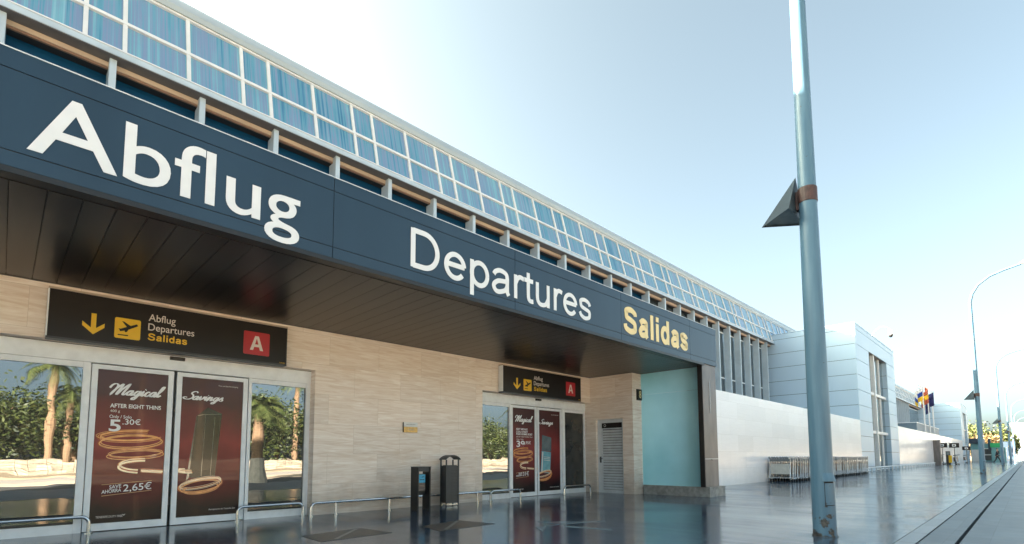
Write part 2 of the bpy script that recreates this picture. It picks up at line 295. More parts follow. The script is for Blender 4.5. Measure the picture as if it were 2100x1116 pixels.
# ------------------------------------------------------------------ mesh helpers
OFF = {}
class MB:
    def __init__(s): s.v = []; s.f = []; s.m = []; s.ms = []
    def mi(s, m):
        if m not in s.ms: s.ms.append(m)
        return s.ms.index(m)
    def add(s, vs, fs, m):
        b = len(s.v); s.v += [tuple(v) for v in vs]; k = s.mi(m)
        for f in fs: s.f.append([b+i for i in f]); s.m.append(k)
    def box(s, x0, x1, y0, y1, z0, z1, m):
        s.add([(x0,y0,z0),(x1,y0,z0),(x1,y1,z0),(x0,y1,z0),(x0,y0,z1),(x1,y0,z1),(x1,y1,z1),(x0,y1,z1)],
              [(0,3,2,1),(4,5,6,7),(0,1,5,4),(1,2,6,5),(2,3,7,6),(3,0,4,7)], m)
    def quad(s, a, b, c, d, m): s.add([a,b,c,d], [(0,1,2,3)], m)
    def prism(s, poly, ax, a, b, m):
        """poly of 2D points extruded along axis ax from a to b"""
        n = len(poly)
        def P(q, t): return {'x': (t, q[0], q[1]), 'y': (q[0], t, q[1]), 'z': (q[0], q[1], t)}[ax]
        vs = [P(q, a) for q in poly]+[P(q, b) for q in poly]
        fs = [tuple(range(n))[::-1], tuple(range(n, 2*n))]+[(i, (i+1) % n, n+(i+1) % n, n+i) for i in range(n)]
        s.add(vs, fs, m)
    def tube(s, pts, r, m, n=8, cap=True):
        pts = [Vector(p) for p in pts]; rs = r if isinstance(r, (list, tuple)) else [r]*len(pts)
        vs = []; fs = []
        up = None
        for i, p in enumerate(pts):
            t = (pts[min(i+1, len(pts)-1)]-pts[max(i-1, 0)]).normalized()
            if up is None: up = Vector((0,0,1)) if abs(t.z) < .9 else Vector((1,0,0))
            a = t.cross(up).normalized(); up = a.cross(t).normalized()
            for k in range(n):
                w = 2*PI*k/n; vs.append(p+(a*math.cos(w)+up*math.sin(w))*rs[i])
        for i in range(len(pts)-1):
            for k in range(n): fs.append((i*n+k, i*n+(k+1) % n, (i+1)*n+(k+1) % n, (i+1)*n+k))
        if cap:
            fs.append(tuple(range(n))[::-1]); fs.append(tuple(range((len(pts)-1)*n, len(pts)*n)))
        s.add(vs, fs, m)
    def strip(s, pts, w, y, m, closed=False, th=.004, dy=0.):
        """ribbon of width w through 2D (x,z) points, standing on plane y, facing -y"""
        n = len(pts); P = [Vector(p) for p in pts]; Lp = []; Rp = []
        for i in range(n):
            a = P[i]-P[i-1] if (i or closed) else P[1]-P[0]
            b = P[(i+1) % n]-P[i] if (i < n-1 or closed) else P[i]-P[i-1]
            a = a.normalized() if a.length else b.normalized(); b = b.normalized() if b.length else a
            t = (a+b); t = t.normalized() if t.length > 1e-6 else a
            nn = Vector((-t.y, t.x)); k = max(.5, nn.dot(Vector((-a.y, a.x))))
            ww = w[i] if isinstance(w, (list, tuple)) else w
            Lp.append(P[i]+nn*ww/2/k); Rp.append(P[i]-nn*ww/2/k)
        vs = []
        for i in range(n):
            yy = y-dy*i/n
            vs += [(Lp[i].x, yy-th, Lp[i].y), (Rp[i].x, yy-th, Rp[i].y), (Lp[i].x, yy, Lp[i].y), (Rp[i].x, yy, Rp[i].y)]
        fs = []
        for i in range(n if closed else n-1):
            a = i*4; b = ((i+1) % n)*4
            fs += [(a, a+1, b+1, b), (a, b, b+2, a+2), (a+1, a+3, b+3, b+1)]
        if not closed: fs += [(0, 2, 3, 1), ((n-1)*4, (n-1)*4+1, (n-1)*4+3, (n-1)*4+2)]
        s.add(vs, fs, m)
    def build(s, name, parent=None, origin=None, smooth=False, label=None, kind=None):
        o0 = Vector(origin) if origin is not None else (OFF[parent.name] if parent else Vector((0,0,0)))
        me = bpy.data.meshes.new(name)
        me.from_pydata([Vector(v)-o0 for v in s.v], [], s.f)
        for m in s.ms: me.materials.append(M[m])
        me.polygons.foreach_set('material_index', s.m)
        if smooth: me.polygons.foreach_set('use_smooth', [True]*len(s.f))
        me.update()
        o = bpy.data.objects.new(name, me); COL.objects.link(o)
        if parent: o.parent = parent
        else: o.location = o0
        OFF[o.name] = o0
        if label: o['label'] = label
        if kind: o['kind'] = kind
        return o

def one(name, fn, parent=None, **k):
    b = MB(); fn(b); return b.build(name, parent, **k)

def thing(name, loc, label, cat, group=None):
    o = bpy.data.objects.new(name, None); o.empty_display_size = .2; COL.objects.link(o); o.location = loc
    o['label'] = label; o['category'] = cat
    if group: o['group'] = group
    OFF[o.name] = Vector(loc); return o

def tag(o, label, cat, group=None):
    o['label'] = label; o['category'] = cat
    if group: o['group'] = group
    return o

def copy_tree(o, parent=None):
    kids = list(o.children); c = o.copy(); COL.objects.link(c); c.parent = parent
    for k in kids: copy_tree(k, c)
    return c

def smooth_by_angle(o, deg=35):
    me = o.data; me.polygons.foreach_set('use_smooth', [True]*len(me.polygons))
    try: me.set_sharp_from_angle(angle=R(deg))
    except Exception: pass
    return o

# ------------------------------------------------------------------ lettering
CACHE = {}
def font_mesh(body, off=0., shear=0.):
    key = (body, off, shear)
    if key not in CACHE:
        c = bpy.data.curves.new('glyphs', 'FONT'); c.body = body; c.offset = off; c.shear = shear; c.resolution_u = 6; c.extrude = .01
        o = bpy.data.objects.new('glyphs', c); COL.objects.link(o)
        dg = bpy.context.evaluated_depsgraph_get(); dg.update()
        me = bpy.data.meshes.new_from_object(o.evaluated_get(dg))
        vs = [tuple(v.co) for v in me.vertices]; fs = [tuple(p.vertices) for p in me.polygons]
        bpy.data.objects.remove(o); bpy.data.meshes.remove(me); bpy.data.curves.remove(c)
        CACHE[key] = (vs, fs)
    return CACHE[key]
def cap_height(): 
    vs, _ = font_mesh('H'); return max(v[1] for v in vs)
def text(b, body, x0, x1, z, cap, y, m, off=0., shear=0., z2=None, th=.003):
    """body between x0 and x1 with its baseline at z (z2: baseline at the right end) on plane y facing -y"""
    vs, fs = font_mesh(body, off, shear)
    a = min(v[0] for v in vs); w = max(v[0] for v in vs)-a
    kx = (x1-x0)/w; kz = cap/cap_height(); rise = (z2-z) if z2 is not None else 0
    b.add([(x0+(v[0]-a)*kx, y-th*.5-v[2]/.01*th*.5, z+v[1]*kz+rise*(v[0]-a)/w) for v in vs], fs, m)

def arc(cx, cy, rx, ry, a0, a1, n=18):
    return [(cx+rx*math.cos(R(a0+(a1-a0)*i/n)), cy+ry*math.sin(R(a0+(a1-a0)*i/n))) for i in range(n+1)]
def spline(P, n=7):
    out = []; Q = [P[0]]+list(P)+[P[-1]]
    for i in range(1, len(Q)-2):
        p0, p1, p2, p3 = Q[i-1], Q[i], Q[i+1], Q[i+2]
        for k in range(n):
            t = k/n
            out.append(tuple(.5*((2*p1[j])+(-p0[j]+p2[j])*t+(2*p0[j]-5*p1[j]+4*p2[j]-p3[j])*t*t+(-p0[j]+3*p1[j]-3*p2[j]+p3[j])*t**3) for j in (0, 1)))
    out.append(tuple(P[-1])); return out
def glyph(ch, w):
    """grotesque letter as stroke centre lines; em units (cap .716, x-height .519), stroke w -> (strokes, advance)"""
    h = w/2; C = .716-h*.86; X = .53-h*.86; b = h*.86-.008; xm = (X+b)/2; ry = (X-b)/2
    if ch == 'D':
        c = .34; return [[(.08+h, 0), (.08+h, .716)], [(.08+h, C), (c, C)]+arc(c, .358, .62-h+.04-c, C-.358, 90, -90, 24)[1:-1]+[(c, b+.006), (.08+h, b+.006)]], .722
    if ch == 'e': return [[(.05+h, xm+.02), (.515-h*.6, xm+.02)], arc(.28, xm, .245-h, ry, 5, 322, 34)], .556
    if ch == 'p': return [[(.062+h, -.2), (.062+h, .519)], arc(.29, xm, .235-h, ry, 0, 360, 36)], .556
    if ch == 'd': return [[(.5-h, 0), (.5-h, .716)], arc(.27, xm, .235-h, ry, 0, 360, 36)], .556
    if ch == 'a': return [spline([(.045+h, .375), (.1+h*.9, X-.045), (.26, X), (.41-h*.2, X-.035), (.485-h, .37), (.485-h, .2), (.49-h, .07), (.525-h, 0)]),
                          spline([(.485-h, .315), (.38, .285), (.2, .255), (.042+h, .155), (.1+h*.6, b+.018), (.23, b), (.4-h*.3, .1), (.485-h, .2)])], .556
    if ch == 'r': return [[(.068+h, 0), (.068+h, .519)], spline([(.068+h, .33), (.12+h, .44), (.24, X), (.345, X-.022)])], .345
    if ch == 't': return [spline([(.085+h, .655), (.085+h, .4), (.085+h, .15), (.11+h, b+.02), (.19+h*.6, b), (.275, b+.006)]), [(.015, .519-h*.8), (.27, .519-h*.8)]], .29
    if ch == 'u': return [spline([(.065+h, .519), (.065+h, .35), (.065+h, .19), (.09+h, .085), (.22, b), (.36, .06), (.49-h, .2)]), [(.49-h, 0), (.49-h, .519)]], .556
    if ch == 's': return [spline([(.455-h*.5, .365), (.405-h*.3, X-.05), (.25, X), (.11, X-.035), (.052+h, .385), (.11+h*.5, .305), (.26, .265), (.42-h*.4, .22), (.465-h, .135), (.39, b+.035), (.25, b), (.1+h*.3, b+.05), (.035+h*.6, .165)])], .5
    if ch == 'S': return [spline([(.6-h*.6, .505), (.53, C-.07), (.34, C), (.15, C-.05), (.075+h, .52), (.14+h*.4, .42), (.34, .37), (.54-h*.4, .3), (.61-h, .19), (.52, b+.05), (.34, b), (.13, b+.06), (.045+h*.6, .23)])], .667
    if ch == 'l': return [[(.065+h, 0), (.065+h, .716)]], .13+w
    if ch == 'i': return [[(.065+h, 0), (.065+h, .519)], [(.065+h, .716-w*.95), (.065+h, .716)]], .13+w
    return [], .3
def grotesque(b, word, x0, x1, z, cap, y, m, w=.09, th=.02):
    gl = [glyph(c, w) for c in word]; tot = sum(g[1] for g in gl); kz = cap/.716; x = 0; lst = []
    for st, adv in gl:
        for q, s in enumerate(st): lst.append(([(x+p[0], p[1]) for p in s], q))
        x += adv
    lo = min(p[0] for s, _ in lst for p in s)-w/2; hi = max(p[0] for s, _ in lst for p in s)+w/2; kx = (x1-x0)/(hi-lo)
    for s, q in lst: b.strip([(x0+(p[0]-lo)*kx, z+p[1]*kz) for p in s], w*(kx+kz)/2, y-.0015*q, m, th=th)

SCRIPT = {  # joined handwriting, em units with x-height .4, capitals about 1
    'M': ([[(-.1, .55), (-.02, .82), (.16, .95), (.33, .8), (.26, .4), (.12, 0), (.2, .3), (.42, .72), (.6, .95), (.58, .7), (.45, .1), (.5, .05), (.68, .5), (.98, .97), (.96, .7), (.82, .15), (.86, 0), (1.0, .1), (1.1, .22)]], 1.02),
    'a': ([[(-.02, .12), (.1, .3), (.28, .42), (.36, .38)], [(.34, .36), (.2, .4), (.06, .22), (.07, .04), (.2, .02), (.36, .36), (.3, .1), (.36, .0), (.5, .16)]], .46),
    'g': ([[(.34, .36), (.2, .4), (.06, .22), (.07, .04), (.2, .02), (.37, .38), (.28, -.05), (.16, -.34), (.02, -.36), (.04, -.22), (.3, -.02), (.5, .16)]], .46),
    'i': ([[(-.02, .14), (.1, .4), (.05, .1), (.1, 0), (.24, .16)], [(.17, .56), (.2, .6)]], .22),
    'c': ([[(.3, .34), (.2, .4), (.07, .24), (.08, .04), (.2, .0), (.36, .16)]], .33),
    'l': ([[(-.02, .14), (.2, .55), (.3, .92), (.2, .9), (.1, .5), (.06, .1), (.12, 0), (.28, .16)]], .28),
    'S': ([[(.75, .8), (.62, .96), (.42, .9), (.34, .7), (.5, .5), (.52, .22), (.3, .02), (.02, .04), (-.1, .16), (-.02, .26), (.14, .22)]], .55),
    'v': ([[(-.02, .16), (.08, .38), (.1, .06), (.14, .02), (.28, .2), (.34, .4), (.44, .34)]], .4),
    'n': ([[(-.02, .16), (.1, .38), (.03, 0), (.14, .28), (.28, .4), (.29, .26), (.25, .06), (.3, 0), (.44, .16)]], .42),
    's': ([[(-.02, .12), (.16, .4), (.2, .42), (.2, .24), (.26, .12), (.18, .0), (.04, .04)]], .3)}
def script(b, word, x0, x1, z, cap, y, m, w=.012):
    x = 0; lst = []
    for c in word:
        st, adv = SCRIPT[c]
        for s in st: lst.append([(x+p[0]+p[1]*.28, p[1]) for p in spline(s, 5)])
        x += adv
    lo = min(p[0] for s in lst for p in s); hi = max(p[0] for s in lst for p in s); kx = (x1-x0)/(hi-lo)
    for q, s in enumerate(lst):
        pts = [(x0+(p[0]-lo)*kx, z+p[1]*cap) for p in s]; ws = []
        for i in range(len(pts)):
            a = pts[max(i-1, 0)]; c = pts[min(i+1, len(pts)-1)]
            ws.append(w*(.55+.95*abs(c[1]-a[1])/(math.hypot(c[0]-a[0], c[1]-a[1])+1e-6)))
        b.strip(pts, ws, y-.0006*(q % 5), m, th=.0006, dy=.0005)

# ------------------------------------------------------------------ world, sun, camera
az = R(125); el = R(22.7)     # the sun stands behind the terminal, a little behind the camera's left shoulder
sun_dir = Vector((math.cos(az)*math.cos(el), math.sin(az)*math.cos(el), math.sin(el)))
w = bpy.data.worlds.new('World'); sc.world = w; w.use_nodes = True; nt = w.node_tree
sky = nt.nodes.new('ShaderNodeTexSky'); sky.sky_type = 'NISHITA'; sky.sun_disc = False
sky.sun_elevation = el; sky.sun_rotation = PI/2-az
sky.air_density = .44; sky.dust_density = 4.6; sky.ozone_density = 1.5; sky.altitude = 0
bg = nt.nodes['Background']; bg.inputs[1].default_value = .05
hs = nt.nodes.new('ShaderNodeHueSaturation'); hs.inputs['Saturation'].default_value = .78; nt.links.new(sky.outputs[0], hs.inputs['Color'])   # hazy coastal air
tm = nt.nodes.new('ShaderNodeMix'); tm.data_type = 'RGBA'; tm.blend_type = 'MULTIPLY'; tm.inputs[0].default_value = 1; tm.inputs[7].default_value = (.95, 1.02, .81, 1)
nt.links.new(hs.outputs[0], tm.inputs[6]); nt.links.new(tm.outputs[2], bg.inputs[0])
sl = bpy.data.lights.new('sun', 'SUN'); sl.energy = 5; sl.angle = R(.5); sl.color = (1, .9, .76)
so = bpy.data.objects.new('sun', sl); COL.objects.link(so); so.rotation_euler = sun_dir.to_track_quat('Z', 'Y').to_euler(); so.location = (0, 30, 40)

cd = bpy.data.cameras.new('camera'); co = bpy.data.objects.new('camera', cd); COL.objects.link(co); sc.camera = co
yaw, pitch, roll = .788, .082, -.003
F = Vector((math.cos(yaw)*math.cos(pitch), math.sin(yaw)*math.cos(pitch), math.sin(pitch)))
Rt = Vector((math.sin(yaw), -math.cos(yaw), 0)); Up = Rt.cross(F)
R2 = Rt*math.cos(roll)+Up*math.sin(roll); U2 = -Rt*math.sin(roll)+Up*math.cos(roll)
co.matrix_world = Matrix(((R2.x, U2.x, -F.x, 0), (R2.y, U2.y, -F.y, 0), (R2.z, U2.z, -F.z, 1.05), (0, 0, 0, 1)))
cd.sensor_width = 36; cd.lens = 36*1051.1/2100; cd.shift_y = (851.4-558)/2100
cd.clip_start = .05; cd.clip_end = 6000
sc.view_settings.view_transform = 'Standard'; sc.view_settings.look = 'None'; sc.view_settings.exposure = 3.95; sc.view_settings.gamma = 1

# ------------------------------------------------------------------ ground
one('ground', lambda b: b.quad((-900, -900, -.16), (3000, -900, -.16), (3000, 1200, -.16), (-900, 1200, -.16), 'earth'), kind='structure')
one('forecourt', lambda b: b.box(-30, 260, 1.222, 14, -.1, 0, 'forecourt'), kind='structure')
one('kerb_strip', lambda b: (b.box(-30, 260, 1.026, 1.208, -.1, .004, 'kerb'), b.box(-30, 260, 1.0085, 1.2215, -.14, -.04, 'joint')), kind='structure')
def pav(b):
    b.box(-30, 260, .695, 1.008, -.1, 0, 'paver'); b.box(-30, 260, -4.2, .652, -.1, 0, 'paver'); b.box(-30, 260, .653, .694, -.12, -.05, 'joint')
one('pavement', pav, kind='structure')
one('road', lambda b: b.box(-60, 300, -11, -4.2, -.15, -.1, 'asphalt'), kind='structure')
one('far_pavement', lambda b: (b.box(-60, 300, -15.5, -11, -.15, -.09, 'sand'), b.box(-60, 300, -23, -15.52, -.15, -.1, 'concrete'), b.box(-60, 300, -33, -23.02, -.15, .0, 'earth')), kind='structure')
def inlay(name, polys):
    b = MB()
    for poly, m, z in polys: b.prism(poly, 'z', -.002, z, m)
    return b.build(name, kind='structure')
inlay('floor_inlay', [([(2.93, 6.98), (3.87, 7.1), (3.95, 6.36), (2.9, 6.3)], 'inlay_dark', .004), ([(3.1, 6.38), (3.13, 6.34), (3.78, 7.02), (3.75, 7.06)], 'inlay_line', .007)])
inlay('floor_inlay', [([(4.62, 6.62), (5.5, 6.76), (5.6, 6.02), (4.5, 5.98)], 'inlay_dark', .004), ([(4.62, 6.06), (4.65, 6.02), (5.4, 6.68), (5.37, 6.72)], 'inlay_line', .007)])
inlay('floor_inlay', [([(6.28, 5.72), (6.24, 5.25), (7.1, 4.96)], 'inlay_light', .004), ([(5.47, 4.9), (5.95, 5.25), (6.24, 5.23), (5.75, 5.28)], 'inlay_light', .005), ([(6.29, 4.3), (6.32, 4.32), (6.22, 5.12), (6.12, 5.02)], 'inlay_light', .006)])

# ------------------------------------------------------------------ terminal building
T = thing('terminal_building', (20, 9.3, 0), 'long airport terminal with travertine ground floor, pale stair towers and blue glazed roof band', 'building')
XL = -14
D1 = (-.38, 4.08); D2 = (8.24, 12.59); DH = 2.68
def f(b):
    for x0, x1, z0, z1 in ((XL, D1[0], 0, 3.44), (D1[0], D1[1], DH, 3.44), (D1[1], D2[0], 0, 3.44), (D2[0], 12.6, DH, 3.44)): b.box(x0, x1, 9.3, 9.72, z0, z1, 'travertine')
one('stone_wall', f, T)
def f(b):
    y0, y1 = 8.17, 9.1
    b.box(12.604, 12.9, 7.83, y0, 0, 3.44, 'travertine'); b.box(12.604, 12.9, y1, 13.3, 0, 3.44, 'travertine'); b.box(12.604, 12.9, y0, y1, 2.16, 3.44, 'travertine')
    b.box(12.9, 13.3, 7.83, 13.3, 0, 3.44, 'travertine')
one('return_wall', f, T)
# louvred service door in the return wall
ld = MB(); ld.box(12.74, 12.78, 8.17, 9.1, 0, 2.16, 'ad_dark'); ld.box(12.69, 12.739, 8.17, 8.25, 0, 2.16, 'louver'); ld.box(12.69, 12.739, 8.95, 9.1, 0, 2.16, 'louver'); ld.box(12.69, 12.739, 8.251, 8.949, 0, .09, 'louver'); ld.box(12.69, 12.739, 8.251, 8.949, .96, 1.06, 'louver'); ld.box(12.69, 12.739, 8.251, 8.949, 1.87, 2.16, 'louver'); ld = ld.build('louvred_door', T)
def f(b):
    for z in [.1+.078*i for i in range(11)]+[1.07+.078*i for i in range(10)]:
        b.prism([(12.735, z+.062), (12.73, z+.068), (12.694, z+.012), (12.698, z+.006)], 'y', 8.252, 8.948, 'louver')
one('slats', f, ld)
def f(b): b.box(12.672, 12.689, 8.25, 8.94, 1.9, 2.05, 'sign'); b.tube([(12.668, 8.83+.035*math.cos(t*.5), 1.975+.035*math.sin(t*.5)) for t in range(13)], .006, 'offwhite', 5)
one('door_sign', f, ld)
one('handle', lambda b: (b.tube([(12.68, 9.0, 1.0), (12.63, 9.0, 1.0), (12.63, 8.9, 1.0)], .011, 'alu_bright'), b.box(12.675, 12.689, 8.98, 9.03, .88, 1.06, 'charcoal')), ld)
# pale stone ground floor further on
one('low_wall', lambda b: b.box(13.3, 40.43, 7.8, 13.42, 0, 3.45, 'white_stone'), T, label='pale polished stone wall')
one('low_wall', lambda b: b.box(54.5, 115.3, 7.8, 13.42, 0, 3.62, 'white_stone'), T, label='pale polished stone wall between the stair towers')
# upper windows, fins and eaves
def win(x0, x1, m, nm):
    return one(nm, lambda b: b.box(x0, x1, 13.46, 13.6, 3.45, 9.36, m), T)
wn = win(XL, 22.9, 'glass_dark', 'clerestory_window')
def f(b):
    for z in (6.0, 8.93): b.box(XL, 22.8, 13.42, 13.455, z, z+.06, 'white_metal')
one('window_bars', f, wn)
wn = win(22.92, 115, 'glass_grey', 'clerestory_window')
def f(b):
    for z in (6.0, 8.93): b.box(22.95, 40.3, 13.42, 13.455, z, z+.07, 'white_metal'); b.box(54.6, 115, 13.42, 13.455, z, z+.07, 'white_metal')
one('window_bars', f, wn)
def f(b): b.box(XL, 115, 13.17, 13.455, 9.267, 9.367, 'lintel'); b.box(XL, 115, 13.19, 13.24, 9.222, 9.266, 'brown'); b.box(XL, 115, 13.241, 13.453, 9.225, 9.266, 'joint')  # black box paints the shade on the lintel's underside
one('lintel', f, T)
for k in range(-8, 62):
    x = 1.21+1.652*k
    if x < 114.5 and not 40 < x < 54.9: one('fin', lambda b: b.box(x-.06, x+.06, 13.0, 13.4, 3.45, 9.369, 'fin'), T)
def f(b):
    b.box(XL, 116, 12.87, 13.6, 9.37, 9.42, 'eave')
    b.prism([(12.85, 9.385), (12.868, 9.385), (12.868, 9.45), (13.1, 9.45), (13.1, 9.56), (12.95, 9.585), (12.945, 9.555), (12.91, 9.545), (12.91, 9.505), (12.88, 9.497), (12.88, 9.455), (12.85, 9.445)], 'x', XL, 116, 'fin')
one('gutter', f, T)
# tilted glazing band
ta = math.atan2(.46, 1.77)
def gp(t, d): # t along the slope from the foot, d out from it
    return (13.0+t*math.sin(ta)-d*math.cos(ta), 9.64+t*math.cos(ta)+d*math.sin(ta))
SL = math.hypot(.46, 1.77)
gz = MB(); gz.prism([gp(-.07, 0), gp(SL, 0), gp(SL, -.1), gp(-.07, -.1)], 'x', XL, 116, 'streak'); gz = gz.build('roof_glazing', T)
mxs = sorted(.735+2.99*k+dx for k in range(-5, 39) for dx in (0, .65, 1.83) if XL < .735+2.99*k+dx < 115.8)
def mull(b, x): b.prism([gp(-.06, .002), gp(SL, .002), gp(SL, .05), gp(-.06, .05)], 'x', x-.039, x+.039, 'white_metal')
vis = [x for x in mxs if x > -1.5][:94]
for x in vis: one('mullion', lambda b: mull(b, x), gz)
one('far_mullions', lambda b: [mull(b, x) for x in mxs if x not in vis], gz, kind='stuff')
def f(b):
    for t, h in ((.71, .075), (-.085, .03), (SL-.06, .06)): b.prism([gp(t, .001), gp(t+h, .001), gp(t+h, .06), gp(t, .06)], 'x', XL, 116, 'white_metal')
one('transoms', f, gz)
prof = [(13.36, 11.42), (13.36, 11.5), (13.39, 11.52), (13.39, 11.58), (13.5, 11.72), (13.75, 12.0), (14.1, 12.32), (14.5, 12.6), (15.2, 12.9), (17, 13.5), (21, 14.6), (27, 15.2), (40, 15.2), (40, 11.42)]
one('roof', lambda b: b.prism(prof, 'x', XL, 116.5, 'roof'), T)
one('rear_hall', lambda b: b.box(XL, 115, 13.7, 40, 0, 11.4, 'pale_wall'), T)
# stair towers
def tower(x0, x1):
    zs = [.0]+[.32+1.04*i for i in range(10)]+[10.06]
    wx0, wx1, wz1 = x0+4.02, x0+10.6, 8.68
    core = MB()
    core.box(x0+.03, wx0-.02, 7.86, 13.9, 0, 10.0, 'joint'); core.box(wx1+.02, x1-.03, 7.86, 13.9, 0, 10.0, 'joint'); core.box(wx0-.02, wx1+.02, 7.86, 13.9, wz1+.02, 10.0, 'joint'); core.box(wx0-.02, wx1+.02, 8.25, 13.9, 0, wz1+.02, 'joint')
    tw = core.build('stair_tower', T, label='pale clad stair tower with a tall recessed window')
    def f(b):
        for a, c in zip(zs[:-1], zs[1:]):
            z0, z1 = a+.014, c-.014
            b.box(x0, x0+.028, 7.8, 14.3, z0, z1, 'cladding')                      # near side
            b.box(x1-.028, x1, 7.8, 14.3, z0, z1, 'cladding')
            if z1 <= wz1:
                b.box(x0+.03, wx0, 7.8, 7.858, z0, z1, 'cladding'); b.box(wx1, x1-.03, 7.8, 7.858, z0, z1, 'cladding')
            elif z0 < wz1:
                b.box(x0+.03, wx0, 7.8, 7.858, z0, z1, 'cladding'); b.box(wx1, x1-.03, 7.8, 7.858, z0, z1, 'cladding'); b.box(wx0+.001, wx1-.001, 7.8, 7.857, wz1, z1, 'cladding')
            else: b.box(x0+.03, x1-.03, 7.8, 7.858, z0, z1, 'cladding')
            zz = min(z1, wz1)
            if z0 < wz1:
                b.box(wx0-.018, wx0, 7.86, 8.2, z0, zz, 'cladding'); b.box(wx1, wx1+.018, 7.86, 8.2, z0, zz, 'cladding')
        b.box(x0-.02, x1+.02, 7.78, 14.3, 10.062, 10.1, 'cladding')
        b.box(wx0, wx1, 7.86, 8.2, wz1, wz1+.018, 'steel_dark')
    one('cladding_panels', f, tw)
    g = one('tower_window', lambda b: b.box(wx0+.001, wx1-.001, 8.13, 8.19, .12, wz1-.002, 'glass_grey'), tw)
    def f(b):
        xm = wx0+2.15; x2 = wx0+4.75
        b.box(xm-.11, xm+.11, 7.88, 8.125, .12, wz1-.003, 'white_metal'); b.box(x2-.08, x2+.08, 8.02, 8.126, .12, wz1-.003, 'white_metal')
        for z in (2.82, 5.7): b.box(wx0+.002, xm-.111, 7.96, 8.127, z-.1, z+.1, 'white_metal'); b.box(xm+.111, wx1-.002, 7.96, 8.127, z-.1, z+.1, 'white_metal')
        b.box(wx0+.002, wx1-.002, 8.0, 8.128, .03, .119, 'alu')
    one('window_mullions', f, tw)
    return tw
tower(40.43, 54.5); tower(115.3, 128.7)

# ------------------------------------------------------------------ entrance doors (parts of the terminal)
def entrance(x0, x1, side_l, leaf_l, leaf_r, side_r, dark_right):
    b = MB(); y0, y1 = 9.5, 9.64
    b.box(x0, x1, y0-.02, y1, 2.44, DH-.01, 'alu'); b.box(x0, x1, y0-.005, y1-.01, DH-.009, DH-.001, 'charcoal')
    for a, c in ((x0, side_l[0]-.001), (side_l[1]+.001, leaf_l[0]-.012), (leaf_r[1]+.012, side_r[0]-.001), (side_r[1]+.001, x1)): b.box(a, c, y0, y1, 0, 2.439, 'alu')
    for s in (side_l, side_r):
        b.box(*s, y0+.005, y1-.01, 2.36, 2.438, 'alu'); b.box(*s, y0+.005, y1-.01, 0, .13, 'alu'); b.box(*s, y0+.02, y1-.03, .131, .16, 'charcoal')
    b.box(leaf_l[0]-.011, leaf_r[1]+.011, y0+.05, y1, 2.43, 2.439, 'black'); b.box(leaf_l[0], leaf_r[1], y0+.07, y1, .0, .006, 'charcoal')
    fr = b.build('entrance_door', T)
    for lf in (leaf_l, leaf_r):
        def f(b):
            yb, ye = y0+.012, y0+.06
            b.box(lf[0], lf[0]+.072, yb, ye, .01, 2.425, 'alu'); b.box(lf[1]-.072, lf[1], yb, ye, .01, 2.425, 'alu')
            b.box(lf[0]+.0725, lf[1]-.0725, yb+.001, ye-.001, .01, .115, 'alu'); b.box(lf[0]+.0725, lf[1]-.0725, yb+.001, ye-.001, 2.36, 2.424, 'alu')
        one('door_leaf', f, fr)
        one('leaf_glass', lambda b: b.box(lf[0]+.073, lf[1]-.073, y0+.035, y0+.045, .116, 2.359, 'glass_door'), fr)
    for i, s in enumerate((side_l, side_r)):
        dk = dark_right and i
        g = one('sidelight_glass', lambda b: b.box(s[0]+.001, s[1]-.001, y0+.04, y0+.055, .161, 2.359, 'glass_slat' if dk else 'glass_door'), fr, label='dark sidelight with a closed blind behind' if dk else 'mirror-like sidelight')
        if dk:
            def f(b):
                for k in range(44): b.box(s[0]+.02, s[1]-.02, y0+.034, y0+.0395, .2+.049*k, .2+.049*k+.03, 'glass_slat')
            one('blind_slats', f, fr)
    xm = (leaf_l[1]+leaf_r[0])/2
    one('motion_sensor', lambda b: (b.box(xm-.1, xm+.1, y0-.07, y0-.021, 2.6, 2.65, 'black'), b.box(xm-.06, xm+.06, y0-.073, y0-.0705, 2.61, 2.632, 'charcoal')), fr)
    return fr
entrance(D1[0], D1[1], (-.26, .77), (.87, 1.885), (1.93, 2.985), (3.05, 4.0), False)
entrance(D2[0], D2[1], (8.34, 9.36), (9.42, 10.42), (10.45, 11.5), (11.63, 12.54), True)

# ------------------------------------------------------------------ posters on the sliding doors
PY = 9.532     # face of the poster film, just in front of the leaf glass
def swirl(b, loops, y, rnd):
    """printed light trails: loops of thin ribbon, (cx, cz, rx, rz, tilt, a0, a1, width, hot)"""
    for q, (cx, cz, rx, rz, tilt, a0, a1, wd, hot) in enumerate(loops):
        if wd < .03:
            pts = [(cx+rx*math.cos(R(a)), cz+rz*math.sin(R(a))+tilt*math.cos(R(a))) for a in [a0+(a1-a0)*i/40 for i in range(41)]]
            b.strip(pts, wd*2.6, y-.0001-.00002*q, 'trail_glow', th=.0001, dy=.00002)
        for j in range(5):
            rr = random.Random(rnd+q*7+j); k = 1+rr.uniform(-.09, .07); dz = rr.uniform(-.024, .024)
            pts = [(cx+rx*k*math.cos(R(a)), cz+dz+rz*k*math.sin(R(a))+tilt*math.cos(R(a))) for a in [a0+(a1-a0)*i/40 for i in range(41)]]
            b.strip(pts, wd*(.4 if j else .9), y-.0003*(q*5+j)-.0004, 'trail_hot' if (hot and j != 1) else 'trail', th=.0002, dy=.0002)
def poster(x0, x1, z0, z1, label, group):
    t = thing('advertising_poster', ((x0+x1)/2, PY, z0), label, 'poster', group)
    one('printed_sheet', lambda b: b.box(x0, x1, PY-.0015, PY+.002, z0, z1, 'poster'), t)
    return t
LY = PY-.0035; G = 'posters on the sliding doors'
t = poster(.945, 1.81, .118, 2.357, 'dark red poster headed Magical with the price 5,30€, on the nearest sliding door', G)
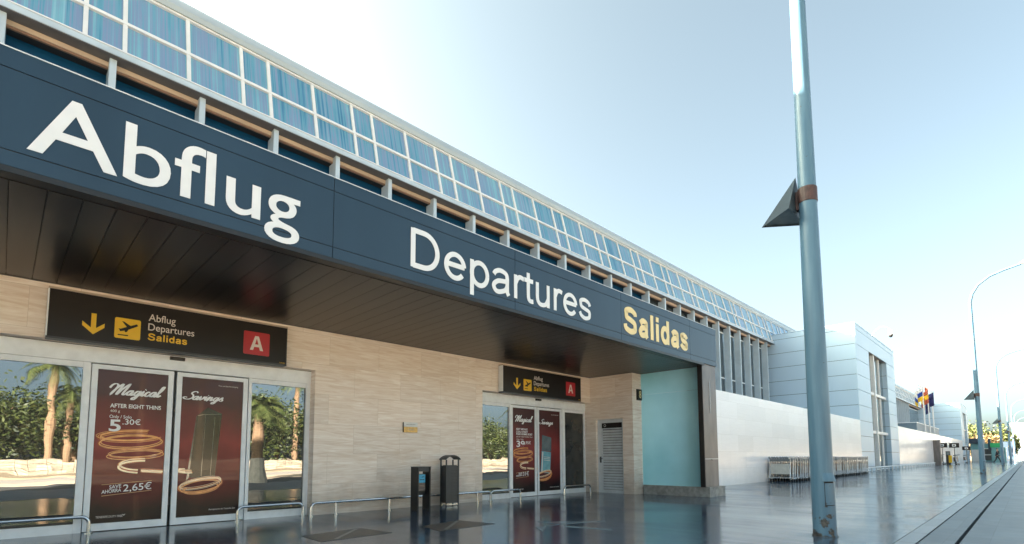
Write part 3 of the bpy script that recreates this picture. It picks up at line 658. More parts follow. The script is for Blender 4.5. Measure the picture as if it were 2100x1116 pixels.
def f(b):
    script(b, 'Magical', 1.09, 1.77, 2.0, .17, LY, 'white', .02)
    text(b, 'AFTER EIGHT THINS', 1.105, 1.735, 1.803, .058, LY, 'white', .018); text(b, '400 g', 1.108, 1.225, 1.735, .036, LY, 'offwhite'); text(b, 'Only / Solo', 1.105, 1.37, 1.647, .046, LY, 'white')
    text(b, '5', 1.105, 1.245, 1.455, .165, LY, 'white', .02); text(b, '.30€', 1.262, 1.484, 1.557, .078, LY, 'white', .004)
    text(b, 'SAVE', 1.152, 1.292, .604, .05, LY, 'white', .008, z2=.62); text(b, 'AHORRA', 1.066, 1.294, .537, .05, LY, 'white', .008, z2=.56); text(b, '2,65€', 1.317, 1.666, .558, .1, LY, 'white', .004, z2=.582)
    text(b, 'TENERIFE DUTY FREE', 1.016, 1.33, .188, .03, LY, 'offwhite'); text(b, 'v', 1.325, 1.362, .205, .034, LY, 'offwhite')
one('lettering', f, t)
def f(b): b.strip([(1.06, .667), (1.664, .711)], .007, LY, 'gold', th=.0005); b.strip([(1.068, .505), (1.67, .563)], .007, LY, 'gold', th=.0005)
one('ruled_lines', f, t)
def f(b):
    swirl(b, [(1.39, 1.38, .4, .075, .02, 60, 330, .016, 0), (1.39, 1.29, .39, .1, .02, 0, 360, .013, 0), (1.45, 1.12, .33, .06, .02, 0, 360, .012, 0), (1.52, .94, .26, .085, .0, 80, 262, .026, 1), (1.66, .855, .14, .0, -.012, 180, 360, .026, 1)], LY, 1)
one('light_trail', f, t)
t = poster(2.003, 2.912, .118, 2.357, 'dark red poster headed Savings picturing a tall dark green bottle box', G)
def f(b):
    script(b, 'Savings', 2.03, 2.6, 2.0, .14, LY, 'white', .018); text(b, '% tax and duty free shopping', 2.53, 2.83, 2.25, .022, LY, 'offwhite'); text(b, 'Aeropuerto de Tenerife Sur', 2.46, 2.86, .2, .026, LY, 'offwhite')
one('lettering', f, t)
def f(b):
    b.prism([(2.16, .74), (2.53, .72), (2.6, 1.79), (2.385, 1.885), (2.235, 1.74)], 'y', LY-.0006, LY, 'bottle_dark')
    b.prism([(2.12, .69), (2.158, .735), (2.232, 1.735), (2.225, 1.72)], 'y', LY-.0009, LY, 'bottle_edge'); b.prism([(2.46, .73), (2.465, .73), (2.5, 1.73), (2.49, 1.73)], 'y', LY-.001, LY-.0007, 'bottle_edge')
    b.strip([(2.24, 1.74), (2.36, 1.77), (2.59, 1.785)], .012, LY-.0008, 'bottle_edge', th=.0004); b.strip([(2.36, 1.76), (2.33, .76)], .008, LY-.0011, 'bottle_edge', th=.0003)
one('bottle_picture', f, t)
def f(b): swirl(b, [(2.33, .61, .31, .1, .04, 0, 360, .014, 0), (2.33, .65, .29, .07, .05, 0, 360, .012, 1), (2.34, .57, .25, .08, .03, 150, 380, .012, 0), (2.1, .85, .09, .01, -.01, 90, 360, .024, 1)], LY-.0015, 31)
one('light_trail', f, t)
t = poster(9.495, 10.345, .118, 2.357, 'dark red poster headed Magical with the price 39,95€, on the far entrance', G)
def f(b):
    script(b, 'Magical', 9.6, 10.27, 2.0, .17, LY, 'white', .02)
    text(b, 'ISSEY MIYAKE', 9.637, 10.07, 1.77, .05, LY, 'white', .015); text(b, "L'EAU D'ISSEY", 9.637, 10.08, 1.7, .05, LY, 'white', .015); text(b, 'POUR HOMME SPORT', 9.637, 10.257, 1.637, .05, LY, 'white', .015)
    text(b, 'EAU DE TOILETTE SPRAY 50 ml', 9.637, 10.256, 1.575, .034, LY, 'offwhite'); text(b, 'Only / Solo', 9.645, 9.91, 1.505, .04, LY, 'offwhite')
    text(b, '39', 9.644, 9.96, 1.325, .155, LY, 'white', .02); text(b, ',95€', 9.975, 10.192, 1.4, .078, LY, 'white')
    text(b, 'SAVE', 9.72, 9.86, .595, .045, LY, 'white', .006, z2=.607); text(b, 'AHORRA', 9.63, 9.86, .535, .045, LY, 'white', .006, z2=.555); text(b, '31€', 9.88, 10.108, .55, .1, LY, 'white', .004, z2=.565)
    text(b, 'TENERIFE DUTY FREE', 9.57, 9.9, .188, .03, LY, 'offwhite')
one('lettering', f, t)
def f(b): b.strip([(9.622, .634), (10.109, .675)], .007, LY, 'gold', th=.0005); b.strip([(9.621, .497), (10.108, .534)], .007, LY, 'gold', th=.0005)
one('ruled_lines', f, t)
def f(b): swirl(b, [(9.9, 1.22, .37, .075, .02, 60, 330, .016, 0), (9.9, 1.13, .36, .09, .02, 0, 360, .013, 0), (9.96, .99, .3, .06, .02, 0, 360, .012, 0), (10.04, .83, .26, .08, .0, 80, 262, .024, 1), (10.18, .745, .14, .0, -.012, 180, 360, .024, 1)], LY, 61)
one('light_trail', f, t)
t = poster(10.525, 11.425, .118, 2.357, 'dark red poster headed Savings picturing a pale blue perfume bottle', G)
def f(b): script(b, 'Savings', 10.54, 11.11, 1.97, .14, LY, 'white', .018); text(b, 'tax and duty free', 11.05, 11.36, 2.24, .022, LY, 'offwhite'); text(b, 'Aeropuerto de Tenerife Sur', 10.97, 11.37, .2, .026, LY, 'offwhite')
one('lettering', f, t)
def f(b):
    b.prism([(10.64, 1.235), (11.04, 1.2), (11.05, 1.6), (10.66, 1.665)], 'y', LY-.0006, LY, 'bottle_grey'); b.prism([(10.58, .63), (10.98, .59), (11.03, 1.185), (10.64, 1.222)], 'y', LY-.0007, LY, 'bottle_blue')
    b.prism([(10.62, .66), (10.66, .655), (10.7, 1.19), (10.665, 1.195)], 'y', LY-.0011, LY-.0008, 'offwhite')
    for k in range(3): b.strip([(10.72, 1.06-.045*k), (10.98, 1.04-.045*k)], .012, LY-.0009, 'offwhite', th=.0003)
one('bottle_picture', f, t)
def f(b): swirl(b, [(10.72, .55, .33, .1, .04, 0, 360, .014, 0), (10.74, .59, .3, .07, .05, 0, 360, .012, 1), (10.74, .5, .27, .09, .03, 150, 380, .012, 0), (10.45, .72, .03, .01, -.01, 90, 360, .02, 1)], LY-.0015, 91)
one('light_trail', f, t)

# ------------------------------------------------------------------ entrance canopy
CN = thing('entrance_canopy', (6, 5.9, 0), 'dark slate grey canopy reading Abflug Departures Salidas over the terminal entrances', 'canopy')
XR = 13.8
def f(b):
    xs = [XL, -9.98, -6.79, -3.6, -.42, 2.76, 5.95, 9.13, 12.25, XR]
    for a, c in zip(xs[:-1], xs[1:]):
        for z0, z1 in ((3.505, 3.636), (3.644, 4.351), (4.359, 4.53)): b.box(a+.004, c-.004, 5.9, 5.95, z0+.001, z1, 'fascia')
    b.box(XL, XR-.01, 5.91, 6.0, 3.506, 4.527, 'joint')
    b.box(XR-.05, XR, 5.951, 7.78, 3.506, 4.52, 'fascia')
one('fascia', f, CN)
one('top_flashing', lambda b: b.box(XL, XR+.005, 5.892, 6.02, 4.531, 4.54, 'alu'), CN)
one('canopy_roof', lambda b: b.box(XL, XR-.06, 6.001, 12.9, 4.2, 4.3, 'eave'), CN)
def f(b):
    x = XL
    while x < 13.0:
        b.box(x+.003, min(x+.2455, 13.04), 6.06, 9.24, 3.445, 3.47, 'soffit'); x += .2485
    b.box(XL, 13.3, 5.99, 9.29, 3.471, 3.5, 'joint')
one('soffit', f, CN)
one('drip_edge', lambda b: (b.box(XL, 13.03, 5.9, 6.058, 3.452, 3.504, 'black'), b.box(XL, 12.59, 9.241, 9.298, 3.441, 3.469, 'black')), CN)
def letters(fill):
    b = MB(); fill(b); par = list(range(len(b.v)))
    def find(i):
        while par[i] != i: par[i] = par[par[i]]; i = par[i]
        return i
    for f_ in b.f:
        for i in f_[1:]: par[find(i)] = find(f_[0])
    grp = {}
    for i in range(len(b.v)): grp.setdefault(find(i), []).append(i)
    spans = sorted([min(b.v[i][0] for i in g), max(b.v[i][0] for i in g), g] for g in grp.values()); out = []
    for lo, hi, g in spans:      # the strokes of one letter overlap along the word
        if out and lo < out[-1][1]-.35*min(hi-lo, out[-1][1]-out[-1][0]): out[-1][1] = max(out[-1][1], hi); out[-1][2] += g
        else: out.append([lo, hi, list(g)])
    for lo, hi, g in out:
        ids = set(g); mp = {k: i for i, k in enumerate(g)}; q = MB()
        q.v = [b.v[i] for i in g]; q.ms = b.ms
        for f_, m_ in zip(b.f, b.m):
            if f_[0] in ids: q.f.append([mp[i] for i in f_]); q.m.append(m_)
        q.build('letter', CN)
letters(lambda b: text(b, 'Abflug', .01, 2.345, 3.70, .56, 5.898, 'white', .005, th=.006))
letters(lambda b: grotesque(b, 'Departures', 3.885, 8.06, 3.70, .56, 5.898, 'white', .092, th=.006))
letters(lambda b: grotesque(b, 'Salidas', 9.21, 12.13, 3.70, .57, 5.898, 'cream', .15, th=.006))
def f(b):
    b.box(12.96, 13.76, 5.93, 6.06, .26, 3.504, 'steel_dark'); b.box(13.22, 13.76, 6.061, 6.5, .26, 3.504, 'steel_dark'); b.box(12.94, 12.959, 5.94, 6.06, .26, 3.504, 'black')
one('column', f, CN)
one('light_slit', lambda b: b.box(13.34, 13.352, 5.915, 5.929, 2.2, 3.03, 'alu_bright'), CN)
one('panel_seam', lambda b: b.box(12.97, 13.75, 5.924, 5.929, .985, .995, 'alu'), CN)
one('lock', lambda b: b.box(13.33, 13.37, 5.915, 5.9235, .95, .98, 'black'), CN)
def pane(z0, z1):
    return one('glass_pane', lambda b: b.quad((13.06, 7.82, z0), (13.06, 6.07, z0), (13.06, 6.07, z1), (13.06, 7.82, z1), 'teal_glass'), CN, label='teal frosted glass end panel')
pane(.26, 2.828); pane(2.8315, 3.44)
# column set behind the glass line so the pane runs to the corner
one('plinth', lambda b: (b.box(13.03, 13.98, 5.86, 7.795, 0, .235, 'plinth'), b.box(13.02, 13.99, 5.85, 7.796, .236, .259, 'plinth')), CN)

# ------------------------------------------------------------------ signs
def way_sign(x0, x1, z0, z1, p, label):
    t = thing('wayfinding_sign', ((x0+x1)/2, 9.3, z0), label, 'sign', 'black wayfinding signs over the entrances')
    y = 9.14
    one('board', lambda b: b.box(x0, x1, y, 9.27, z0, z1, 'sign'), t)
    def f(b): b.box(x0-.012, x1+.012, y-.012, 9.29, z1+.001, z1+.028, 'lintel'); b.box(x0-.012, x1+.012, y-.006, 9.29, z0-.03, z0-.001, 'charcoal'); b.box(x0-.015, x0-.001, y-.004, 9.288, z0, z1, 'alu'); b.box(x1+.001, x1+.012, y-.004, 9.288, z0, z1, 'charcoal')
    one('frame', f, t)
    Y = y-.001
    def f(b):
        ax, aw = p['ax'], p['aw']
        b.prism([(ax-.028*p['k'], 3.08), (ax+.028*p['k'], 3.08), (ax+.028*p['k'], 2.875), (ax+aw, 2.955), (ax+aw, 2.895), (ax, 2.783), (ax-aw, 2.895), (ax-aw, 2.955), (ax-.028*p['k'], 2.875)], 'y', Y-.003, Y, 'yellow')
    one('arrow', f, t)
    a, c = p['yel']; k = (c-a)/.305
    def rr(x0, x1, z0, z1, r):
        pts = []
        for cx, cz, s in ((x1-r, z0+r, -90), (x1-r, z1-r, 0), (x0+r, z1-r, 90), (x0+r, z0+r, 180)):
            pts += [(cx+r*math.cos(R(s+q*22.5)), cz+r*math.sin(R(s+q*22.5))) for q in range(5)]
        return pts
    pic = one('departure_pictogram', lambda b: b.prism(rr(a, c, 2.778, 3.077, .025), 'y', Y-.003, Y, 'yellow'), t)
    X = lambda q: a+(q-1.055)*k
    def f(b):
        b.strip([(X(1.115), 2.893), (X(1.19), 2.925), (X(1.322), 3.0)], [.03, .045, .03], Y-.0032, 'sign', th=.001)
        b.prism([(X(1.136), 3.03), (X(1.162), 3.026), (X(1.255), 2.965), (X(1.205), 2.94)], 'y', Y-.0052, Y-.0046, 'sign'); b.prism([(X(1.165), 2.918), (X(1.225), 2.935), (X(1.2), 2.88), (X(1.178), 2.872)], 'y', Y-.0052, Y-.0046, 'sign')
        b.prism([(X(1.1), 2.915), (X(1.12), 2.918), (X(1.145), 2.888), (X(1.125), 2.883)], 'y', Y-.0056, Y-.0053, 'sign')
        b.box(X(1.095), X(1.216), Y-.0045, Y-.0031, 2.82, 2.836, 'sign')
    one('plane_symbol', f, pic)
    tx = p['tx']
    one('lettering', lambda b: text(b, 'Abflug', tx[0], tx[1], 3.096, .104, Y, 'offwhite', .004), t)
    one('lettering', lambda b: text(b, 'Departures', tx[0], tx[2], 2.953, .104, Y, 'offwhite', .004), t)
    one('lettering', lambda b: grotesque(b, 'Salidas', tx[0], tx[3], 2.805, .104, Y, 'yellow', .13, th=.002), t)
    a2, c2 = p['red']
    rb = one('letter_badge', lambda b: b.prism(rr(a2, c2, 2.79, 3.182, .02), 'y', Y-.003, Y, 'red'), t)
    m2 = (a2+c2)/2; h = p['ah']
    def f(b):
        b.prism([(m2-h, 2.868), (m2-h*.52, 2.868), (m2+.01, 3.112), (m2-h*.28, 3.112)], 'y', Y-.006, Y-.0032, 'offwhite'); b.prism([(m2+h*.52, 2.868), (m2+h, 2.868), (m2+h*.28, 3.112), (m2-.01, 3.112)], 'y', Y-.0064, Y-.0032, 'offwhite')
        b.box(m2-h*.6, m2+h*.6, Y-.0055, Y-.0032, 2.925, 2.97, 'offwhite')
    one('letter', f, rb)
    one('small_print', lambda b: text(b, 'T-TFS-024', x1-.11, x1-.02, z0+.012, .016, Y, 'yellow'), t)
way_sign(.345, 3.47, 2.69, 3.335, dict(ax=.82, aw=.122, k=1, yel=(1.055, 1.36), tx=(1.452, 1.795, 2.05, 1.96), red=(2.77, 3.185), ah=.105), 'large black sign with yellow arrow and red A over the nearest entrance')
way_sign(8.78, 11.92, 2.69, 3.345, dict(ax=9.278, aw=.122, k=1, yel=(9.518, 9.822), tx=(9.91, 10.265, 10.52, 10.435), red=(11.25, 11.668), ah=.105), 'black sign with yellow arrow and red A over the far entrance')
t = thing('number_sign', (13.02, 7.8, 2.66), 'small square black sign with a yellow 8 beside the teal glass', 'sign')
one('board', lambda b: b.box(12.81, 13.04, 7.785, 7.825, 2.67, 2.985, 'sign'), t)
one('numeral', lambda b: text(b, '8', 12.9, 13.0, 2.735, .2, 7.784, 'cream', .012), t)
t = thing('wall_plaque', (6.16, 9.3, 1.58), 'small white and gold plaque on the travertine wall above the bins', 'plaque')
one('plate', lambda b: (b.box(5.99, 6.335, 9.265, 9.298, 1.582, 1.795, 'charcoal'), b.box(5.995, 6.335, 9.255, 9.2645, 1.7, 1.795, 'plaque'), b.box(5.995, 6.335, 9.255, 9.2645, 1.582, 1.699, 'plaque_gold')), t)
one('lettering', lambda b: (text(b, 'aena aeropuerto', 6.05, 6.28, 1.745, .02, 9.2545, 'charcoal'), text(b, 'TENERIFE SUR', 6.09, 6.24, 1.63, .022, 9.2545, 'offwhite')), t)

# ------------------------------------------------------------------ guard rails along the wall
def bend(p, q, r=.07, n=6):
    """rail that rises at p, runs level to q and drops again"""
    (x0, x1, y, z) = (p, q, None, None)
def rail(x0, x1, y, z, posts, label, dropl=True, dropr=True, yaw=0):
    t = thing('guard_rail', ((x0+x1)/2, y, 0), label, 'rail', 'low steel rails along the terminal front')
    def f(b):
        r = .09; pts = []
        if dropl: pts += [(x0, y, .012), (x0, y, z-r)]+[(x0+r-r*math.cos(R(a)), y, z-r+r*math.sin(R(a))) for a in (22, 45, 67, 90)]
        else: pts += [(x0, y, z)]
        if dropr: pts += [(x1-r+r*math.sin(R(a)), y, z-r+r*math.cos(R(a))) for a in (0, 22, 45, 67)]+[(x1, y, z-r), (x1, y, .012)]
        else: pts += [(x1, y, z)]
        b.tube(pts, .024, 'alu_bright', 10)
    smooth_by_angle(one('tube', f, t))
    for x in posts:
        smooth_by_angle(one('post', lambda b: b.tube([(x, y, .012), (x, y, z-.02)], .022, 'alu_bright', 10), t))
        one('foot_plate', lambda b: b.tube([(x, y, 0), (x, y, .012)], .05, 'alu_bright', 12), t)
    for x, d in ((x0, dropl), (x1, dropr)):
        if d: one('foot_plate', lambda b: b.tube([(x, y, 0), (x, y, .011)], .05, 'alu_bright', 12), t)
rail(-6, .93, 9.38, .235, (-4, -2), 'steel rail in front of the left sidelight, running out of the picture', dropl=False)
rail(2.84, 3.93, 9.33, .235, (), 'short steel rail in front of the right sidelight of the nearest entrance')
rail(4.0, 8.36, 9.14, .235, (4.47, 5.6, 6.9, 7.95), 'longest steel rail, along the bare travertine wall behind the bins')
rail(8.42, 9.44, 9.2, .235, (), 'short steel rail in front of the mirror sidelight of the far entrance')
rail(11.14, 12.35, 9.15, .235, (), 'short steel rail in front of the dark blind sidelight by the louvred door')

# ------------------------------------------------------------------ bins
t = thing('leaflet_stand', (6.02, 8.66, 0), 'black open frame stand with a cyan label against the travertine wall', 'stand')
one('side_plate', lambda b: b.box(5.87, 5.895, 8.54, 8.79, 0, .855, 'black'), t)
one('side_plate', lambda b: b.box(6.155, 6.18, 8.54, 8.79, 0, .855, 'black'), t)
one('top_cap', lambda b: (b.box(5.865, 6.185, 8.535, 8.795, .856, .868, 'charcoal'), b.box(5.896, 6.154, 8.56, 8.78, .77, .855, 'charcoal')), t)
bx = one('tray', lambda b: (b.box(5.896, 6.11, 8.64, 8.74, .36, .72, 'black'), b.box(5.896, 6.154, 8.7, 8.74, .3, .36, 'charcoal')), t)
one('cyan_panel', lambda b: (b.box(5.905, 6.105, 8.625, 8.639, .545, .71, 'blue_label'), b.box(5.97, 6.08, 8.622, 8.6245, .6, .612, 'cloth_dark'), b.strip([(6.02, .65), (6.045, .665), (6.075, .66)], .01, 8.6245, 'cloth_dark', th=.002)), bx)
one('leaflets', lambda b: b.box(5.905, 6.105, 8.625, 8.639, .385, .535, 'brochure'), bx)
t = thing('litter_bin', (6.975, 8.95, 0), 'tall charcoal litter bin with perforated front and arched lid', 'bin')
one('body', lambda b: (b.box(6.825, 7.125, 8.85, 9.04, .07, .87, 'charcoal'), b.box(6.84, 7.11, 8.87, 9.02, .871, .88, 'rubber')), t)
def f(b):
    for x in (6.81, 7.14): b.box(x-.012, x+.012, 8.84, 8.865, 0, 1.0, 'charcoal'); b.box(x-.012, x+.012, 9.03, 9.055, 0, 1.0, 'charcoal')
    b.box(6.823, 7.127, 8.845, 8.858, .03, .05, 'alu_bright')
one('frame_posts', f, t)
def f(b):
    n = 10; top = []; bot = []
    for i in range(n+1):
        u = i/n; x = 6.78+.4*u; z = 1.0+.085*math.sin(PI*u)**.8; top.append((x, z+.016)); bot.append((x, z))
    b.prism(bot+top[::-1], 'y', 8.82, 9.07, 'charcoal')
smooth_by_angle(one('lid', f, t))
def f(b):
    for i in range(5):
        for j in range(10):
            x = 6.95+.035*i; z = .16+.068*j; b.prism([(x+.009*math.cos(k*PI/4), z+.009*math.sin(k*PI/4)) for k in range(8)], 'y', 8.847, 8.8495, 'black')
one('perforations', f, t)

# ------------------------------------------------------------------ lamp posts
def lathe(b, prof, cx, cy, m, n=24):
    vs = []; fs = []
    for r, z in prof:
        for k in range(n): vs.append((cx+r*math.cos(2*PI*k/n), cy+r*math.sin(2*PI*k/n), z))
    for i in range(len(prof)-1):
        for k in range(n): fs.append((i*n+k, i*n+(k+1) % n, (i+1)*n+(k+1) % n, (i+1)*n+k))
    b.add(vs, fs, m)
LX, LYp = 7.79, 1.965
lp = thing('lamp_post', (LX, LYp, 0), 'nearest and largest blue grey lamp post, its paint flaking at the foot', 'lamp post', 'lamp posts along the forecourt edge')
def f(b):
    lathe(b, [(.15, 0), (.15, .02), (.1405, .022), (.139, .05), (.138, .3), (.137, .72), (.135, .8), (.133, 1.6), (.122, 3.2), (.113, 4.6), (.104, 6.1), (.095, 8.2), (.085, 9.8)], LX, LYp, 'pole')
    pts = [(LX, LYp, 9.8), (LX, LYp, 10.3), (LX, LYp-.12, 10.8), (LX, LYp-.42, 11.3), (LX, LYp-.95, 11.7), (LX, LYp-1.6, 11.92), (LX, LYp-2.3, 12.08)]
    b.tube(pts, [.085, .082, .078, .074, .07, .066, .06], 'pole', 14)
smooth_by_angle(one('pole', f, lp))
def shell(b, a0, a1, z0, z1, r0, r1, m, n=8, rt=None):
    rt = r1 if rt is None else rt; vs = []; fs = []
    for i in range(n+1):
        a = R(a0+(a1-a0)*i/n); c, d = math.cos(a), math.sin(a)
        for r, z in ((r0, z0), (r1, z0), (rt, z1), (r0, z1)): vs.append((LX+r*c, LYp+r*d, z))
    for i in range(n):
        for k in range(4): fs.append((i*4+k, i*4+(k+1) % 4, i*4+4+(k+1) % 4, i*4+4+k))
    fs += [(0, 3, 2, 1), (n*4, n*4+1, n*4+2, n*4+3)]
    b.add(vs, fs, m)
def f(b):
    ac = 229; shell(b, ac-24, ac+24, .415, .7, .13, .1425, 'pole'); shell(b, ac-27, ac+27, .405, .718, .13, .1388, 'joint')
    shell(b, ac-34, ac+34, .722, .735, .13, .166, 'pole', 10); shell(b, ac-34, ac+34, .7355, .83, .128, .164, 'pole', 10, .137)
    for z in (.66, .44): shell(b, ac-1.5, ac+1.5, z, z+.008, .14, .1445, 'black', 2)
one('service_hatch', f, lp)
def f(b):
    lathe(b, [(.118, 4.57), (.122, 4.575), (.122, 4.775), (.118, 4.78)], LX, LYp, 'rust_clamp'); b.box(LX-.05, LX+.05, LYp+.1, LYp+.17, 4.5, 4.76, 'rust_clamp')
cl = one('clamp', f, lp)
def f(b):
    y0 = LYp+.14; Tp = Vector((LX, LYp+.62, 4.42)); A = Vector((LX, y0, 5.0)); N_ = Vector((LX-.37, y0, 4.42)); B_ = Vector((LX+.37, y0, 4.42))
    b.add([Tp, A, N_, B_], [(0, 2, 1), (0, 1, 3), (1, 2, 3)], 'lamp_dark')
    c = (Tp+N_+B_)/3; q = [v.lerp(c, .1)+Vector((0, 0, .02)) for v in (Tp, B_, N_)]; e = [Tp, B_, N_]
    b.add(e+q, [(0, 1, 4, 3), (1, 2, 5, 4), (2, 0, 3, 5)], 'lamp_dark'); b.add(q, [(0, 2, 1)], 'lamp_lens')
one('pyramid_lamp', f, lp)
def f(b):
    P = [(LX, LYp-2.2, 12.07, .05, .07), (LX, LYp-2.35, 12.1, .1, .17), (LX, LYp-2.7, 12.18, .15, .22), (LX, LYp-3.2, 12.28, .14, .22), (LX, LYp-3.45, 12.32, .05, .1)]
    vs = []; fs = []
    for x, y, z, h, wd in P: vs += [(x-wd, y, z), (x-wd*.7, y, z+h), (x+wd*.7, y, z+h), (x+wd, y, z), (x, y, z-h*.5)]
    for i in range(len(P)-1):
        for k in range(5): fs.append((i*5+k, i*5+(k+1) % 5, (i+1)*5+(k+1) % 5, (i+1)*5+k))
    fs += [(4, 3, 2, 1, 0), tuple(range(20, 25))]
    b.add(vs, fs, 'white_metal')
one('luminaire', f, lp)
ordn = ['second', 'third', 'fourth', 'fifth', 'sixth', 'seventh', 'eighth']
for k in range(1, 8):
    c = copy_tree(lp); c.location = (LX+33.3*k, LYp, 0)
    c['label'] = ['slim lamp post standing alone left of the walking person', 'lamp post just right of the walking person'][k-1] if k < 3 else ordn[k-1]+' lamp post in the receding row on the forecourt edge'

# ------------------------------------------------------------------ luggage trolleys
def make_trolley(x, y):
    """handle end at x, nose towards +x, width along y"""
    t = thing('luggage_trolley', (x, y, 0), '', 'trolley')
    w2 = .39
    def f(b):
        for s in (-1, 1):
            yy = y+s*w2
            b.tube([(x-.02, yy, .96), (x-.03, yy, 1.0), (x+.02, yy, 1.03), (x+.1, yy, 1.02), (x+.13, yy, .95), (x+.1, yy, .6), (x+.05, yy, .3), (x, yy, .16), (x+.06, yy, .12), (x+.95, yy*.72+y*.28, .16), (x+1.02, yy*.7+y*.3, .26)], .021, 'tube', 7)
        b.tube([(x+1.02, y-w2*.7, .26), (x+1.02, y+w2*.7, .26)], .014, 'tube', 6); b.tube([(x+.1, y-w2, .62), (x+.1, y+w2, .62)], .012, 'tube', 6); b.tube([(x+.0, y-w2, .17), (x+.0, y+w2, .17)], .012, 'tube', 6)
        for q in range(4): b.tube([(x+.02, y-w2*.6+w2*.4*q, .15), (x+.96, y-w2*.45+w2*.3*q, .17)], .008, 'tube', 5)
        for q in range(4): b.tube([(x+.115, y-w2*.75+w2*.5*q, .64), (x+.115, y-w2*.75+w2*.5*q, .84)], .007, 'tube', 5)
    smooth_by_angle(one('frame', f, t))
    one('handle', lambda b: b.tube([(x-.02, y-w2, .985), (x-.02, y+w2, .985)], .02, 'handle', 8), t)
    one('basket_tray', lambda b: b.box(x+.03, x+.27, y-w2+.02, y+w2-.02, .84, .94, 'ad_dark'), t)
    one('advert_panel', lambda b: b.box(x+.075, x+.27, y-w2+.04, y+w2-.04, .32, .74, 'ad'), t)  # deepened box also fills in the basket sides, dark between the posts
    for s in (-1, 1):
        wh = MB(); wh.tube([(x+.06, y+s*(w2-.02)-.018, .062), (x+.06, y+s*(w2-.02)+.018, .062)], .062, 'rubber', 12); wh.build('wheel', t)
    wh = MB(); wh.tube([(x+.93, y-.02, .06), (x+.93, y+.02, .06)], .06, 'rubber', 12); wh.tube([(x+.93, y, .07), (x+.93, y, .17)], .02, 'alu_bright', 6); wh.build('wheel', t)
    return t
GT = 'luggage trolleys nested in a row along the pale wall'
t0 = make_trolley(22.75, 7.28); t0['group'] = GT
for ch in t0.children:      # the end panel stays pale; the nested ones carry painted shade
    if ch.name.startswith('advert_panel'): front_panel = ch
t0['label'] = 'first luggage trolley of the nested row, its whole handle end showing'
for k in range(1, 46):
    c = copy_tree(t0); c.location = (22.75+.315*k, 7.28+random.uniform(-.03, .03), 0); c.rotation_euler.z = R(random.uniform(-1.2, 1.2))
    c['label'] = 'luggage trolley nested in the row along the pale wall' if k < 45 else 'last luggage trolley of the nested row, next to the stair tower'
for x, y, rz, lab in ((78.5, 7.2, 75, 'loose luggage trolley standing left of the pillar under the black signs'), (80, 5.9, 80, 'loose luggage trolley right of the pillar, under the middle black sign'), (100, 6.4, 85, 'loose luggage trolley farthest away, past the black signs')):
    c = copy_tree(t0); c.location = (x, y, 0); c.rotation_euler.z = R(rz); c['label'] = lab; c['group'] = 'loose luggage trolleys'
    c.scale = (1.35, 1.1, 1.2)
front_panel.data = front_panel.data.copy(); front_panel.data.materials[0] = M['ad_light']; front_panel['label'] = 'pale advert panel'
# low bumper rail past the stair tower
t = thing('bumper_rail', (60, 7.3, 0), 'long low white bumper rail on short legs at the foot of the pale wall', 'rail')
one('tube', lambda b: b.tube([(38.6, 7.3, .3), (72.5, 7.3, .3)], .045, 'white_metal', 8), t)
for k in range(24): one('leg', lambda b: b.box(39+1.44*k-.03, 39+1.44*k+.03, 7.27, 7.33, 0, .27, 'white_metal'), t)

# ------------------------------------------------------------------ things far along the forecourt
GS = 'black hanging signs on the far wall'
for x, y, z, lab in ((79, 7.2, 2.3, 'black sign with a white square, leftmost of three by the far wall'), (79.4, 6.15, 2.28, 'black sign with a white square, middle of three by the far wall'), (100, 6.4, 2.15, 'black sign with a white square, lowest and farthest of three by the far wall')):
    t = thing('hanging_sign', (x, y, z), lab, 'sign', GS)
    one('board', lambda b: b.box(x, x+.12, y-.46, y+.46, z-.27, z+.27, 'sign'), t)
    one('symbol', lambda b: (b.box(x-.01, x-.001, y-.17, y+.17, z-.13, z+.13, 'white'), b.box(x-.02, x-.011, y-.09, y+.09, z-.06, z+.06, 'sign')), t)
    one('bracket', lambda b: b.box(x+.03, x+.09, y-.03, y+.03, 0, z-.271, 'charcoal'), t)
t = thing('ticket_pillar', (79, 6.75, 0), 'grey and yellow pillar machine between the loose luggage trolleys', 'machine')
one('cabinet', lambda b: (b.box(79.3, 80, 6.55, 6.95, 0, 1.6, 'charcoal'), b.box(79.2, 79.299, 6.4, 6.7, .25, 1.1, 'yellow')), t)
one('screen', lambda b: b.box(79.28, 79.299, 6.6, 6.9, 1.15, 1.5, 'bottle_grey'), t)
t = thing('wall_post', (77.2, 7.5, 0), 'brown square post against the far pale wall left of the signs', 'post')
one('shaft', lambda b: b.box(76.8, 77.7, 7.2, 7.79, 0, 2.75, 'steel_dark'), t); one('cap', lambda b: b.box(76.7, 77.8, 7.15, 7.795, 2.751, 2.87, 'steel_dark'), t)
t = thing('kiosk', (121, 5.5, 0), 'teal kiosk with dark blue awning beyond the far stair tower', 'kiosk')
one('walls', lambda b: (b.box(129.5, 136, 4.3, 7.7, 0, 3.3, 'kiosk_teal'), b.box(129.4, 129.49, 6.6, 7.6, 0, 2.2, 'pale_wall')), t)
one('awning', lambda b: b.box(128.8, 136.5, 5.9, 8.0, 3.35, 4.3, 'kiosk_dark'), t)
one('shop_window', lambda b: (b.box(129.43, 129.49, 4.9, 6.5, .2, 2.3, 'glass_grey'), b.box(129.4, 129.429, 4.9, 6.5, 1.15, 1.3, 'white_metal'), b.box(129.4, 129.429, 4.9, 6.5, 2.3, 2.42, 'white_metal')), t)
t = thing('snack_booth', (128, 4, 0), 'pale teal booth carrying a green sign behind the walking person', 'booth')
one('walls', lambda b: b.box(128, 133, 2.9, 4.75, 0, 2.55, 'kiosk_teal'), t)
